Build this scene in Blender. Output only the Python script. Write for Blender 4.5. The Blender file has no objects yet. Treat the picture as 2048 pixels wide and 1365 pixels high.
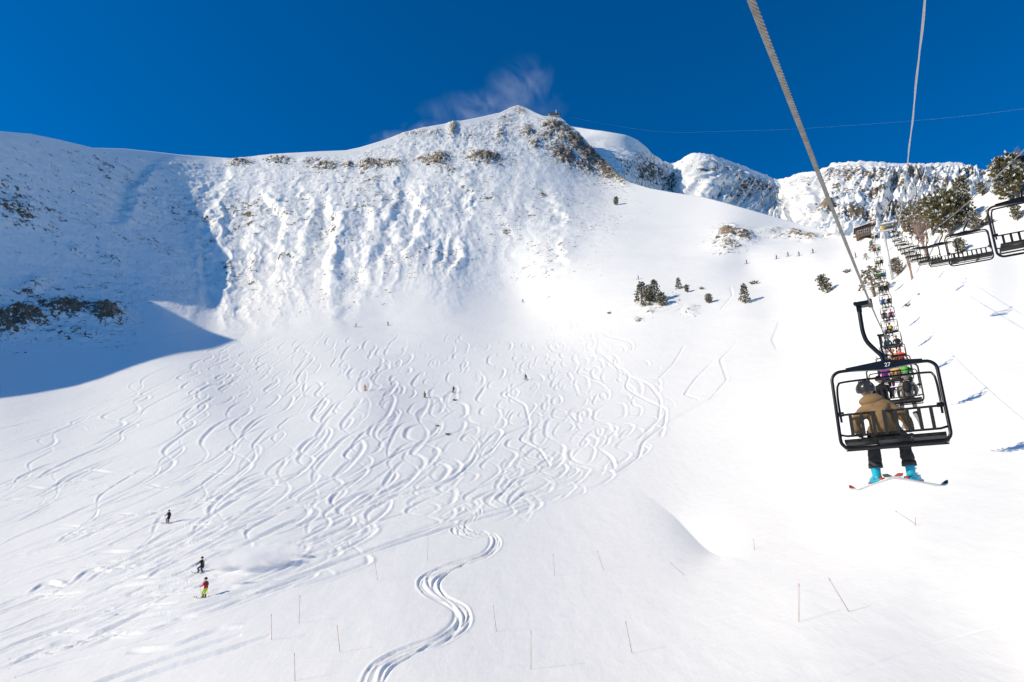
import bpy, bmesh, math, random, os
import numpy as np
from mathutils import Vector, Matrix, Euler

# ------------------------------------------------------------------ camera, sky, sun, exposure
SC = bpy.context.scene
COL = SC.collection
F = 1365.0                       # focal length in photo pixels (photo is 2048 x 1365)
PITCH = math.radians(18.4)
CAMZ = 8.0                       # eye height above the snow below the chair
cam_d = bpy.data.cameras.new('camera'); cam = bpy.data.objects.new('camera', cam_d); COL.objects.link(cam)
cam.location = (0, 0, CAMZ); cam.rotation_euler = (math.radians(90) + PITCH, 0, 0)
cam_d.sensor_width = 36.0; cam_d.lens = 36.0 * F / 2048.0
cam_d.clip_start = 0.05; cam_d.clip_end = 6000
SC.camera = cam

SUN_AZ, SUN_EL = math.radians(15), math.radians(30)      # heading the light travels to (from +x), height of the sun
LDIR = Vector((math.cos(SUN_AZ) * math.cos(SUN_EL), math.sin(SUN_AZ) * math.cos(SUN_EL), -math.sin(SUN_EL)))
world = bpy.data.worlds.new('World'); SC.world = world; world.use_nodes = True
wn = world.node_tree.nodes; wl = world.node_tree.links
sky = wn.new('ShaderNodeTexSky'); sky.sky_type = 'NISHITA'; sky.sun_disc = False
sky.sun_elevation = SUN_EL
sky.sun_rotation = math.atan2(-LDIR.x, -LDIR.y)
sky.altitude = 3000; sky.air_density = 1.0; sky.dust_density = 0.1; sky.ozone_density = 6.0
hs = wn.new('ShaderNodeHueSaturation'); hs.inputs['Saturation'].default_value = 1.3       # thin dry mountain air
wl.new(sky.outputs[0], hs.inputs['Color']); wl.new(hs.outputs[0], wn['Background'].inputs[0]); wn['Background'].inputs[1].default_value = 0.13
sun_d = bpy.data.lights.new('sun', 'SUN'); sun_d.energy = 3.5; sun_d.angle = math.radians(0.55); sun_d.color = (1, 0.88, 0.65)
sun = bpy.data.objects.new('sun', sun_d); COL.objects.link(sun)
sun.rotation_euler = LDIR.to_track_quat('-Z', 'Y').to_euler()
SC.view_settings.view_transform = 'Standard'; SC.view_settings.look = 'None'
SC.view_settings.exposure = 0.28; SC.view_settings.gamma = 1.0; SC.view_settings.use_curve_mapping = False
SC.cycles.max_bounces = 14; SC.cycles.diffuse_bounces = 4; SC.cycles.volume_bounces = 12
SC.cycles.use_denoising = True

# ------------------------------------------------------------------ pixel <-> place
CP, SP = math.cos(PITCH), math.sin(PITCH)
def ray(px, py):
    x = (np.asarray(px, float) - 1024) / F; v = (682.5 - np.asarray(py, float)) / F
    return np.stack([x + 0 * v, CP - v * SP + 0 * x, SP + v * CP + 0 * x], -1)      # per metre of depth
def at(px, py, depth):
    p = ray(px, py) * depth
    return Vector((p[0], p[1], p[2] + CAMZ))
def sstep(a, b, x):
    t = np.clip((x - a) / (b - a), 0, 1); return t * t * (3 - 2 * t)

# ------------------------------------------------------------------ gradient noise
_rng = np.random.RandomState(7)
_perm = np.concatenate([_rng.permutation(256)] * 3)
_g = _rng.normal(size=(256, 3)).astype(np.float32); _g /= np.linalg.norm(_g, axis=1, keepdims=True)
def noise(P):
    P = P.astype(np.float32); i = np.floor(P).astype(np.int32); f = P - i; i &= 255
    u = f * f * f * (f * (f * 6 - 15) + 10); out = 0
    for dx in (0, 1):
        for dy in (0, 1):
            for dz in (0, 1):
                h = _perm[_perm[_perm[i[:, 0] + dx] + i[:, 1] + dy] + i[:, 2] + dz]
                d = f - np.array([dx, dy, dz], np.float32)
                w = (u[:, 0] if dx else 1 - u[:, 0]) * (u[:, 1] if dy else 1 - u[:, 1]) * (u[:, 2] if dz else 1 - u[:, 2])
                out = out + w * (_g[h] * d).sum(1)
    return out * 1.6
def fbm(P, scale, octs, gain=0.5, ridged=False, where=None):
    if where is not None:                                # only where it is needed
        m = (where > 0.004).reshape(-1); out = np.zeros(len(P)); out[m] = fbm(P[m], scale, octs, gain, ridged); return out
    s = 0; a = 1; tot = 0
    for k in range(octs):
        n = noise(P / scale * (2.03 ** k) + 17.3 * k)
        s = s + a * ((1 - 2 * np.abs(n)) if ridged else n); tot += a; a *= gain
    return s / tot

def rbf(pts, lam=8e-4):
    pts = np.array(pts, float); X = pts[:, :2] / 1000; y = np.log(pts[:, 2]); n = len(X)
    def K(A):
        r2 = ((A[:, None, :] - X[None]) ** 2).sum(-1); return 0.5 * r2 * np.log(r2 + 1e-12)
    M = np.zeros((n + 3, n + 3)); M[:n, :n] = K(X) + lam * np.eye(n); M[:n, n] = 1; M[:n, n + 1:] = X
    M[n:, :n] = M[:n, n:].T
    c = np.linalg.solve(M, np.concatenate([y, np.zeros(3)]))
    def ev(px, py):
        sh = np.broadcast(px, py).shape
        A = np.stack([np.broadcast_to(px, sh).ravel(), np.broadcast_to(py, sh).ravel()], -1) / 1000
        out = np.empty(len(A))
        for k in range(0, len(A), 100000):
            B = A[k:k + 100000]; out[k:k + 100000] = K(B) @ c[:n] + c[n] + B @ c[n + 1:]
        return np.exp(out).reshape(sh)
    return ev

def obj(name, mesh, mat=None, parent=None):
    o = bpy.data.objects.new(name, mesh); COL.objects.link(o)
    if mat is not None and len(mesh.materials) == 0: mesh.materials.append(mat)
    if parent: o.parent = parent
    return o
def tag(o, label=None, cat=None, group=None, kind=None):
    if label: o['label'] = label
    if cat: o['category'] = cat
    if group: o['group'] = group
    if kind: o['kind'] = kind
    return o
def empty(name, loc=(0, 0, 0), rz=0):
    o = bpy.data.objects.new(name, None); COL.objects.link(o); o.location = loc; o.rotation_euler = (0, 0, rz)
    o.empty_display_size = 0.2
    return o
def grid_mesh(name, P, attrs):
    nr, nc, _ = P.shape
    me = bpy.data.meshes.new(name); me.vertices.add(nr * nc); me.vertices.foreach_set('co', P.reshape(-1).astype(np.float32))
    idx = np.arange(nr * nc).reshape(nr, nc)
    q = np.stack([idx[1:, :-1], idx[1:, 1:], idx[:-1, 1:], idx[:-1, :-1]], -1).reshape(-1)
    nq = (nr - 1) * (nc - 1)
    me.loops.add(nq * 4); me.loops.foreach_set('vertex_index', q.astype(np.int32))
    me.polygons.add(nq); me.polygons.foreach_set('loop_start', np.arange(0, nq * 4, 4, dtype=np.int32))
    me.polygons.foreach_set('use_smooth', np.ones(nq, bool))
    me.update(calc_edges=True)
    for k, v in attrs.items():
        a = me.attributes.new(k, 'FLOAT', 'POINT'); a.data.foreach_set('value', v.reshape(-1).astype(np.float32))
    return me
def grid_normals(P):
    dx = np.gradient(P, axis=1); dy = np.gradient(P, axis=0)
    n = np.cross(dx, dy); n /= np.linalg.norm(n, axis=-1, keepdims=True) + 1e-9
    return n * np.where(n[..., 2:] < 0, -1, 1)

# ------------------------------------------------------------------ materials
def new_mat(name, rough=0.6, color=None, metal=0.0, spec=0.5):
    m = bpy.data.materials.new(name); m.use_nodes = True
    b = m.node_tree.nodes['Principled BSDF']; b.inputs['Roughness'].default_value = rough
    b.inputs['Metallic'].default_value = metal; b.inputs['Specular IOR Level'].default_value = spec
    if color: b.inputs['Base Color'].default_value = (*color, 1)
    return m
def noisy(name, c1, c2, scale, rough=0.6, metal=0, bump=0.0, detail=4, spec=0.4):
    m = new_mat(name, rough, c1, metal, spec); nt = m.node_tree; b = nt.nodes['Principled BSDF']
    tc = nt.nodes.new('ShaderNodeTexCoord'); n = nt.nodes.new('ShaderNodeTexNoise')
    n.inputs['Scale'].default_value = scale; n.inputs['Detail'].default_value = detail
    nt.links.new(tc.outputs['Object'], n.inputs['Vector'])
    r = nt.nodes.new('ShaderNodeValToRGB'); r.color_ramp.elements[0].color = (*c1, 1); r.color_ramp.elements[1].color = (*c2, 1)
    r.color_ramp.elements[0].position = 0.35; r.color_ramp.elements[1].position = 0.65
    nt.links.new(n.outputs['Fac'], r.inputs[0]); nt.links.new(r.outputs[0], b.inputs['Base Color'])
    if bump:
        bp = nt.nodes.new('ShaderNodeBump'); bp.inputs['Strength'].default_value = bump; bp.inputs['Distance'].default_value = 0.02
        nt.links.new(n.outputs['Fac'], bp.inputs['Height']); nt.links.new(bp.outputs[0], b.inputs['Normal'])
    return m
def snow_rock(name, scale):
    m = new_mat(name, 0.65, spec=0.25); nt = m.node_tree; N = nt.nodes.new; Lk = nt.links.new; b = nt.nodes['Principled BSDF']
    geo = N('ShaderNodeNewGeometry')
    def nz(s, det=5, rough=0.6):
        n = N('ShaderNodeTexNoise'); n.inputs['Scale'].default_value = s; n.inputs['Detail'].default_value = det
        n.inputs['Roughness'].default_value = rough; Lk(geo.outputs['Position'], n.inputs['Vector']); return n
    at_ = N('ShaderNodeAttribute'); at_.attribute_name = 'rock'
    tn = N('ShaderNodeAttribute'); tn.attribute_name = 'tan'
    tx = N('ShaderNodeAttribute'); tx.attribute_name = 'churn'
    n1 = nz(0.75 / scale, 7, 0.7)
    n1b = nz(0.28 / scale, 4)
    mv = N('ShaderNodeMath'); mv.operation = 'MULTIPLY_ADD'; mv.inputs[1].default_value = 0.5; Lk(n1b.outputs['Fac'], mv.inputs[0]); Lk(n1.outputs['Fac'], mv.inputs[2])
    ct = N('ShaderNodeMapRange'); ct.inputs[1].default_value = 0.58; ct.inputs[2].default_value = 0.92; Lk(mv.outputs[0], ct.inputs[0])
    gt = N('ShaderNodeMath'); gt.operation = 'GREATER_THAN'; gt.inputs[1].default_value = 0.03; Lk(at_.outputs['Fac'], gt.inputs[0])
    cg = N('ShaderNodeMath'); cg.operation = 'MULTIPLY'; Lk(ct.outputs[0], cg.inputs[0]); Lk(gt.outputs[0], cg.inputs[1])
    mr = N('ShaderNodeMath'); mr.operation = 'MULTIPLY_ADD'; mr.inputs[1].default_value = 0.62; Lk(at_.outputs['Fac'], mr.inputs[0]); Lk(cg.outputs[0], mr.inputs[2])
    rp = N('ShaderNodeMapRange'); rp.inputs[1].default_value = 0.94; rp.inputs[2].default_value = 1.04; Lk(mr.outputs[0], rp.inputs[0])
    # rock colour: grey-brown to ochre
    n2 = nz(0.35 / scale, 6, 0.7)
    rc = N('ShaderNodeValToRGB'); e = rc.color_ramp.elements
    e[0].color = (0.045, 0.038, 0.034, 1); e[0].position = 0.3; e[1].color = (0.22, 0.185, 0.15, 1); e[1].position = 0.72
    Lk(n2.outputs['Fac'], rc.inputs[0])
    rt = N('ShaderNodeValToRGB'); e = rt.color_ramp.elements
    e[0].color = (0.2, 0.135, 0.085, 1); e[0].position = 0.3; e[1].color = (0.5, 0.37, 0.24, 1); e[1].position = 0.7
    Lk(n2.outputs['Fac'], rt.inputs[0])
    mt = N('ShaderNodeMix'); mt.data_type = 'RGBA'; Lk(tn.outputs['Fac'], mt.inputs[0]); Lk(rc.outputs[0], mt.inputs[6]); Lk(rt.outputs[0], mt.inputs[7])
    # snow: near white with faint drift tone
    n3 = nz(0.05 / scale, 3)
    rs = N('ShaderNodeValToRGB'); e = rs.color_ramp.elements
    e[0].color = (0.885, 0.872, 0.845, 1); e[1].color = (0.91, 0.898, 0.872, 1); Lk(n3.outputs['Fac'], rs.inputs[0])
    mx = N('ShaderNodeMix'); mx.data_type = 'RGBA'; Lk(rp.outputs[0], mx.inputs[0]); Lk(rs.outputs[0], mx.inputs[6]); Lk(mt.outputs[2], mx.inputs[7])
    Lk(mx.outputs[2], b.inputs['Base Color'])
    # fine relief: rock grain, churned snow in tracks, wind texture
    n4 = nz(2.2 / scale, 6, 0.65); n5 = nz(5.5, 3, 0.6)
    a1 = N('ShaderNodeMath'); a1.operation = 'MULTIPLY'; Lk(n4.outputs['Fac'], a1.inputs[0]); Lk(rp.outputs[0], a1.inputs[1])
    a2 = N('ShaderNodeMath'); a2.operation = 'MULTIPLY'; Lk(n5.outputs['Fac'], a2.inputs[0]); Lk(tx.outputs['Fac'], a2.inputs[1])
    a2b = N('ShaderNodeMath'); a2b.operation = 'MULTIPLY'; a2b.inputs[1].default_value = 0.05; Lk(a2.outputs[0], a2b.inputs[0])
    a1b = N('ShaderNodeMath'); a1b.operation = 'MULTIPLY_ADD'; a1b.inputs[1].default_value = 0.9 * scale; Lk(a1.outputs[0], a1b.inputs[0]); Lk(a2b.outputs[0], a1b.inputs[2])
    # wind ripple on open snow
    mp = N('ShaderNodeMapping'); mp.inputs['Rotation'].default_value = (0, 0, 0.5); mp.inputs['Scale'].default_value = (0.55, 0.16, 0.4); Lk(geo.outputs['Position'], mp.inputs['Vector'])
    n6 = N('ShaderNodeTexNoise'); n6.inputs['Scale'].default_value = 1.0; n6.inputs['Detail'].default_value = 6; n6.inputs['Roughness'].default_value = 0.6; Lk(mp.outputs[0], n6.inputs['Vector'])
    a3 = N('ShaderNodeMath'); a3.operation = 'MULTIPLY_ADD'; a3.inputs[1].default_value = 0.09; Lk(n6.outputs['Fac'], a3.inputs[0]); Lk(a1b.outputs[0], a3.inputs[2])
    bp = N('ShaderNodeBump'); bp.inputs['Strength'].default_value = 1.0; bp.inputs['Distance'].default_value = 1.0
    Lk(a3.outputs[0], bp.inputs['Height']); Lk(bp.outputs[0], b.inputs['Normal'])
    return m
M_SNOW = snow_rock('snow_and_rock', 1.0)
M_BACK = snow_rock('far_snow_and_rock', 2.4)
# ------------------------------------------------------------------ the bowl and the mountain: (pixel x, pixel y, metres of depth)
CTRL = [
 # foreground and bowl floor
 (-450,1700,30),(0,1700,27),(1024,1700,20),(2048,1700,14),(2500,1700,12),(0,2100,15),(1024,2100,12),(2048,2100,9.5),
 (-450,1365,52),(0,1365,47),(400,1365,42),(800,1365,38),(1200,1365,36),(1600,1365,31),(2048,1365,27),(2500,1365,18),
 (-450,1197,72),(0,1197,68),(408,1197,60),(800,1197,56),(1200,1197,54),(1600,1197,43),(1850,1197,38),(2048,1197,34),
 (0,1047,95),(335,1047,88),(700,1047,85),(1000,1047,84),(1300,1047,80),(1600,1047,64),(1800,1047,50),(2048,1047,43),(-450,1000,105),
 (0,900,131),(400,900,126),(800,900,126),(1100,900,128),(1350,900,119),(1600,900,94),(1800,900,69),(2048,900,56),
 (0,780,172),(400,780,174),(730,780,173),(1050,780,177),(1300,780,163),(1600,780,127),(1800,780,87),(2048,780,67),(-450,760,160),
 (712,655,262),(775,650,266),(1046,607,296),(1400,680,182),(1277,558,262),(1300,605,226),(1490,605,196),(1493,528,258),(1555,520,242),(1627,508,228),(1470,470,292),
 (1600,700,153),(1655,585,172),
 # slope under and beside the lift
 (1745,590,140),(1793,548,147),(1815,612,118),(1900,600,95),(1970,672,81),(2048,720,73),(1900,500,112),(1960,440,116),(1900,432,132),(2048,352,118),(2048,520,97),
 (2500,300,80),(2500,700,44),(2500,1000,31),(1690,472,250),(1728,474,216),(1770,477,196),(1835,455,165),(1720,500,200),
 # left wall
 (0,700,212),(0,620,238),(0,450,286),(0,262,338),(-450,620,190),(-450,300,240),(-450,150,270),(150,660,240),(200,450,340),(200,296,418),(250,640,258),
 (330,620,278),(430,640,292),(420,450,414),(420,312,512),
 # headwall
 (560,615,302),(560,450,412),(560,307,528),(700,575,314),(700,450,402),(700,300,540),(850,560,318),(850,420,424),(850,254,596),
 (1000,580,318),(1000,450,400),(1000,330,520),(1038,212,700),(1100,520,330),(1100,400,452),(1110,300,590),(1110,240,665),(1150,264,650),
 (1180,345,560),(1250,364,530),(1230,405,462),(1250,480,340),(1400,393,432),(1400,470,318),(1600,446,322),(1215,335,600),
]
CTRL = [(x, y, d * (1.03 - 0.10 * min(max(x / 1400, 0), 1) * min(max((y - 640) / 140, 0), 1))) for x, y, d in CTRL]
DEPTH = rbf(CTRL)
SKYLINE = [(-450,128),(-250,205),(-120,245),(0,263),(60,268),(120,280),(185,296),(250,298),(300,303),(360,310),(420,314),(470,318),(520,311),(570,307),(640,303),(692,301),
 (720,295),(760,283),(810,266),(850,255),(900,246),(950,237),(1000,226),(1020,216),(1036,211),(1052,216),(1072,226),(1090,234),(1118,233),(1135,250),(1155,264),(1180,294),
 (1212,328),(1235,352),(1256,364),(1300,377),(1350,386),(1400,393),(1450,406),(1500,420),(1560,437),(1620,455),(1680,470),(1740,477),(1790,478),(1812,466),(1832,454),
 (1850,462),(1868,455),(1885,440),(1920,410),(1950,390),(1972,384),(2000,372),(2048,354),(2150,325),(2500,300)]
_sk = np.array(SKYLINE, float)
def skyl(px): return np.interp(px, _sk[:, 0], _sk[:, 1])
def spaced(a, b, fn):                                # positions whose spacing changes smoothly
    out = [a]
    while out[-1] < b: out.append(out[-1] + fn(out[-1]))
    return np.array(out)
cols = spaced(-450, 2500, lambda x: float(np.interp(x, [-450, -260, -25, 1350, 1750, 2080, 2300, 2500], [16, 9, 1.65, 1.65, 2.5, 2.5, 9, 16])))
SPLIT = 640.0
n_top = 205
rows_mid = spaced(SPLIT, 2100, lambda y: float(np.interp(y, [640, 950, 1100, 1385, 1600, 2100], [1.35, 1.35, 1.5, 1.5, 14, 26])))
tt = (np.arange(n_top) / n_top)
tt = tt ** 1.08
S = skyl(cols)
PXg, _ = np.meshgrid(cols, np.zeros(n_top + len(rows_mid)))
PYg = np.concatenate([S[None] + (SPLIT - S)[None] * tt[:, None], np.repeat(rows_mid[:, None], len(cols), 1)], 0)
FR, FC = 4, 6                                        # smooth field: evaluate coarsely, interpolate with cubics
_ri = np.arange(0, PXg.shape[0] + 2 * FR, FR); _ci = np.arange(0, PXg.shape[1] + 2 * FC, FC)
def ext(A, ri, axis):
    n = A.shape[axis]; a = np.take(A, np.minimum(ri, n - 1), axis)
    over = np.maximum(ri - (n - 1), 0).reshape((-1, 1) if axis == 0 else (1, -1))
    return a + (np.take(A, [n - 1], axis) - np.take(A, [n - 2], axis)) * over
Xc = ext(ext(PXg, _ri, 0), _ci, 1); Yc = ext(ext(PYg, _ri, 0), _ci, 1)
Lc = np.log(DEPTH(Xc, Yc))
def cubic(A, n, f):
    r = np.arange(n) / f; i = r.astype(int); t = (r - i)[:, None]
    a, b, c, d = A[np.maximum(i - 1, 0)], A[i], A[np.minimum(i + 1, len(A) - 1)], A[np.minimum(i + 2, len(A) - 1)]
    return b + 0.5 * t * (c - a + t * (2 * a - 5 * b + 4 * c - d + t * (3 * (b - c) + d - a)))
Dg = np.exp(cubic(cubic(Lc, PXg.shape[0], FR).T, PXg.shape[1], FC).T)
Dg[:n_top + 4] = DEPTH(PXg[:n_top + 4], PYg[:n_top + 4])
PXg = PXg.astype(float)
P = ray(PXg, PYg) * Dg[..., None]; P[..., 2] += CAMZ
Nrm = grid_normals(P)
sh = PXg.shape; flat = P.reshape(-1, 3)

def blob(cx, cy, rx, ry, ang=0.0):
    c, s = math.cos(math.radians(ang)), math.sin(math.radians(ang))
    dx, dy = PXg - cx, PYg - cy
    u, v = (c * dx + s * dy) / rx, (-s * dx + c * dy) / ry
    return np.exp(-(u * u + v * v))
def seg_dist(pts):                                   # signed side offset and distance to a pixel polyline
    best = np.full(sh, 1e9); side = np.zeros(sh)
    for (x0, y0), (x1, y1) in zip(pts[:-1], pts[1:]):
        L2 = (x1 - x0) ** 2 + (y1 - y0) ** 2
        t = np.clip(((PXg - x0) * (x1 - x0) + (PYg - y0) * (y1 - y0)) / L2, 0, 1)
        d = np.hypot(PXg - x0 - t * (x1 - x0), PYg - y0 - t * (y1 - y0))
        sd = np.sign((PXg - x0) * (y1 - y0) - (PYg - y0) * (x1 - x0))
        m = d < best; best[m] = d[m]; side[m] = sd[m]
    return best, side
below_crest = PYg - skyl(PXg)
BASE = np.interp(PXg, [-450, 0, 250, 420, 520, 650, 750, 900, 1000, 1100, 1200, 1300, 1500], [700, 690, 660, 612, 632, 600, 568, 575, 552, 545, 515, 470, 420])
wall = sstep(-75, 100, BASE - PYg + 22 * np.sin(PXg / 23.0) * np.sin(PXg / 61.0)) * sstep(3, 26, below_crest) * sstep(1330, 1180, PXg)
wall_mid = wall * (0.25 + 0.75 * sstep(350, 420, PXg + 0.0 * PYg))

upper = sstep(0, 30, 330 - PYg) * sstep(3, 16, below_crest) * sstep(690, 780, PXg) * sstep(1240, 1180, PXg)
disp = np.zeros(sh)                                  # along the surface normal, metres
toward = np.zeros(sh)                                # horizontally towards the valley, metres
# ribs of the headwall: each stands out on its sunny left side and drops away on its right
wob = fbm(flat, 26.0, 3, where=wall).reshape(sh)
wob2 = fbm(flat + 61, 9.0, 3, where=wall).reshape(sh)
def rib(pts, amp, left=55, right=34, drop=11):
    pts = np.array(pts, float)
    x = np.interp(PYg, pts[:, 1], pts[:, 0]) + 22 * wob + 15 * wob2
    fade = sstep(pts[0, 1] - 22, pts[0, 1] + 22, PYg) * sstep(pts[-1, 1] + 24, pts[-1, 1] - 24, PYg)
    d = PXg - x
    prof = np.where(d < 0, -0.9 * np.exp(np.minimum(d, 0) / left), (-0.9 + 1.7 * sstep(0, drop * 2, d)) * np.exp(-np.maximum(d - drop * 2, 0) / right))
    return amp * prof * fade
for pts, amp in [([(455,335),(425,400),(408,470),(400,540),(425,600)], 5), ([(520,395),(555,440),(553,520),(540,560)], 11), ([(640,400),(660,450),(652,520),(640,570)], 10),
                 ([(715,415),(727,450),(722,475)], 6), ([(725,495),(722,540),(736,570)], 5), ([(812,375),(832,430),(826,470),(800,520)], 9), ([(915,375),(932,420),(920,450)], 6),
                 ([(898,490),(905,520),(880,545)], 6), ([(1085,385),(1105,420),(1118,460)], 4), ([(1105,480),(1112,530)], 4), ([(300,330),(255,380),(235,440)], 9),
                 ([(590,380),(612,420),(600,470),(585,540)], 5), ([(760,430),(772,480),(760,540)], 5), ([(1000,440),(1014,480)], 2.5), ([(860,440),(868,480),(850,530)], 3)]:
    disp += rib(pts, amp * 0.26, left=34 if amp > 6 else 22, right=60 if amp > 6 else 34)
# gullies that run down the headwall
gw = np.zeros(sh); mk = (wall > 0.004) & (PXg > 330)
gx = PXg[mk] + 26 * wob[mk] + 12 * wob2[mk]; gy = PYg[mk]
g1 = noise(np.stack([gx / 66, gy / 190, 0 * gx], -1)); g2 = noise(np.stack([gx / 29 + 9, gy / 84, 0 * gx], -1)); g3 = noise(np.stack([gx / 13 + 40, gy / 36, 0 * gx], -1))
gw[mk] = 1.9 * (1 - 2.2 * np.abs(g1)) + 0.6 * (1 - 2.2 * np.abs(g2)) + 0.3 * (1 - 2 * np.abs(g3))
disp += gw * wall * sstep(340, 440, PXg) * sstep(1230, 1050, PXg) * sstep(8, 90, below_crest) * (1 - 0.5 * sstep(900, 1000, PXg))
# wind-packed lumps
lump = fbm(flat, 13.0, 5, 0.55, ridged=True, where=wall + upper).reshape(sh)
lump2 = fbm(flat + 91, 5.5, 5, 0.68, where=wall + upper).reshape(sh)
swell = fbm(flat + 33, 60.0, 3, where=wall).reshape(sh)
strong = wall * (0.35 + 0.65 * sstep(210, 430, PXg)) * sstep(1180, 980, PXg) + 0.75 * blob(300, 410, 150, 75, 12) * wall
calm = 1 - 0.75 * blob(1010, 500, 90, 70) - 0.6 * blob(1010, 400, 130, 55)
disp += strong * calm * (0.6 * lump + 0.85 * lump2) + 1.1 * swell * wall
disp += wall * 0.25 * (1 - np.clip(strong, 0, 1)) * (1.2 * lump + 1.5 * lump2)
# upper face above the crag band, below the summit
disp += upper * (0.6 * lump + 0.5 * lump2)

# rock
rock = np.zeros(sh); tanm = np.zeros(sh)
ROCKS = [ # cx, cy, rx, ry, angle, strength, ochre, relief (m)
 (45,638,48,20,4,1.35,.15,7),(130,622,66,17,4,1.1,.15,6),(215,632,36,19,14,1.35,.25,7),(150,670,70,12,3,.55,.2,3),(15,655,30,16,0,.9,.2,5),
 (35,420,40,22,20,.45,.1,3),(60,575,36,16,-30,.35,.1,2.5),(225,520,26,10,30,.35,.1,2),(150,500,18,8,20,.35,.1,2),
 (480,326,26,8,0,.9,.5,4),(556,322,26,9,0,.8,.5,4),(655,333,28,11,0,.85,.5,4),(622,322,20,7,0,.7,.5,3),(698,333,12,9,0,.9,.6,4),(740,330,26,11,0,.95,.6,5),(775,330,26,8,8,.7,.5,3),
 (876,322,22,13,0,1.0,.6,6),(848,321,14,6,0,.8,.6,3),(890,342,24,8,0,.7,.5,3),(968,320,30,13,0,1.0,.6,6),(905,260,9,18,8,.9,.6,6),(830,268,34,8,-8,.5,.3,3),(868,268,18,10,0,.5,.3,3),(940,275,40,9,10,.35,.3,2),
 (1040,222,16,7,20,.8,.6,2),(1012,235,20,8,0,.4,.4,2),(1055,265,16,13,30,.8,.5,4),(1070,290,14,12,50,.8,.6,4),(1000,270,12,20,0,.4,.3,3),
 (1108,252,30,14,10,.95,.95,5),(1098,272,22,9,0,.8,.9,4),(1122,278,16,14,0,.8,.8,4),(1150,285,34,17,45,1.15,.12,5),(1180,312,36,18,42,1.2,.1,5),(1210,338,36,16,42,1.2,.1,5),(1128,310,34,17,35,1.1,.1,5),(1165,332,34,11,30,.9,.1,4),
 (1236,356,20,9,40,1.0,.2,4),(1135,262,16,9,50,1.0,.1,3),(970,402,14,5,0,.7,.3,1.5),(1010,464,8,4,0,.7,.3,1),(1085,392,10,5,30,.8,.3,1.5),(498,430,22,24,40,.35,.2,1),
 (1458,468,20,15,0,1.1,1.,5),(1488,474,22,12,10,1.0,.6,4),(1452,490,30,10,0,.75,.8,3),(1540,462,30,6,-6,.6,.5,2),(1590,470,22,9,5,.9,.85,3),(1622,476,16,7,0,1.0,.9,3),(1565,474,20,5,0,.6,.6,2),
 (1660,472,22,3,0,.6,.6,1),(1450,500,18,8,0,.6,.7,2),(1300,612,26,6,0,.55,.7,1.2),(1275,640,10,4,0,.9,.9,1),(1380,620,14,9,0,.5,.6,1),(1320,600,40,14,0,.35,.5,1),(1300,625,14,4,0,.6,.8,1),
 (1955,520,5,3,-30,.9,1.,.3),(1890,690,0.1,0.1,0,0,0,0)]
rel_m = np.zeros(sh)
for cx, cy, rx, ry, an, st, oc, rel in ROCKS:
    b = blob(cx, cy, rx, ry, an); rock = np.maximum(rock, st * b ** 0.8); tanm = np.maximum(tanm, oc * b ** 0.5); rel_m = np.maximum(rel_m, b * rel)
crag = fbm(flat * np.array([1, 1, 1.5]) + 55, 11.0, 6, 0.6, ridged=True, where=rel_m).reshape(sh)
grit = fbm(flat + 7, 3.2, 4, 0.65, where=rel_m).reshape(sh)
disp += rel_m * (0.7 * crag + 0.45 * grit + 0.15)
# dark rocks that show through the thin snow of the faces
rockf = rock.copy()
spk = fbm(flat * np.array([1, 1, 1.6]) + 400, 7.5, 5, 0.62, where=wall + upper).reshape(sh)
spk_zone = fbm(flat + 800, 45.0, 2, where=wall + upper).reshape(sh)
rock += np.clip(wall + 0.6 * upper, 0, 1) * np.clip(spk * 1.9 + spk_zone * 0.8 + 0.02, 0, 1) * 0.95
tanm = np.clip(tanm + 0.25, 0, 1)

# roll-over with its shaded lee side (right of centre), soft swells on the bowl
d, side = seg_dist([(1260, 965), (1310, 1000), (1352, 1028), (1400, 1070), (1440, 1100), (1540, 1130)])
sl_ = (PXg - 1405) * 0.78 + (PYg - 1074) * 0.62; tpar = np.where(sl_ < 0, np.exp(-(sl_ / 95) ** 2), np.exp(-(sl_ / 52) ** 2))
lee = np.where(side > 0, -1, 1)
dm = d * Dg / F
sgn = np.where(side > 0, -d, d)                       # + : upper right of the edge
disp += tpar * -1.1 * np.exp(-d / 44) * np.exp(-(d / 140) ** 2)
floor_m = 1 - np.clip(wall, 0, 1)
disp += floor_m * np.clip(Dg / 200, 0.1, 1) * (0.6 * fbm(flat + 5, 38.0, 2).reshape(sh) + 0.16 * fbm(flat + 9, 11.0, 2).reshape(sh)) * sstep(10, 60, below_crest)
disp += floor_m * 0.03 * fbm(flat * np.array([1, 2.2, 1]) + 3, 2.4, 3, where=floor_m * sstep(500, 150, Dg)).reshape(sh) * sstep(500, 150, Dg)
P = P + Nrm * disp[..., None]
# ------------------------------------------------------------------ ski tracks
trk = np.zeros(sh); churn = np.zeros(sh)
rowsA = PYg[:, 0]
def col_of(px): return np.interp(px, cols, np.arange(len(cols)))
def row_of(px, py):
    s = skyl(px); t = np.clip((py - s) / (SPLIT - s), 0, 1)
    r_top = t ** (1 / 1.08) * n_top
    r_mid = n_top + np.interp(py, rows_mid, np.arange(len(rows_mid)))
    return np.where(py < SPLIT, r_top, r_mid)
def samp(px, py):
    r = np.clip(row_of(px, py), 0, sh[0] - 1.001); c = np.clip(col_of(px), 0, sh[1] - 1.001); i = r.astype(int); j = c.astype(int); a = (r - i)[:, None]; b = (c - j)[:, None]
    return P[i, j] * (1 - a) * (1 - b) + P[i + 1, j] * a * (1 - b) + P[i, j + 1] * (1 - a) * b + P[i + 1, j + 1] * a * b
def ground(px, py):
    p = samp(np.array([float(px)]), np.array([float(py)]))[0]; return Vector(p)
P0 = P.copy()
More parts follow.
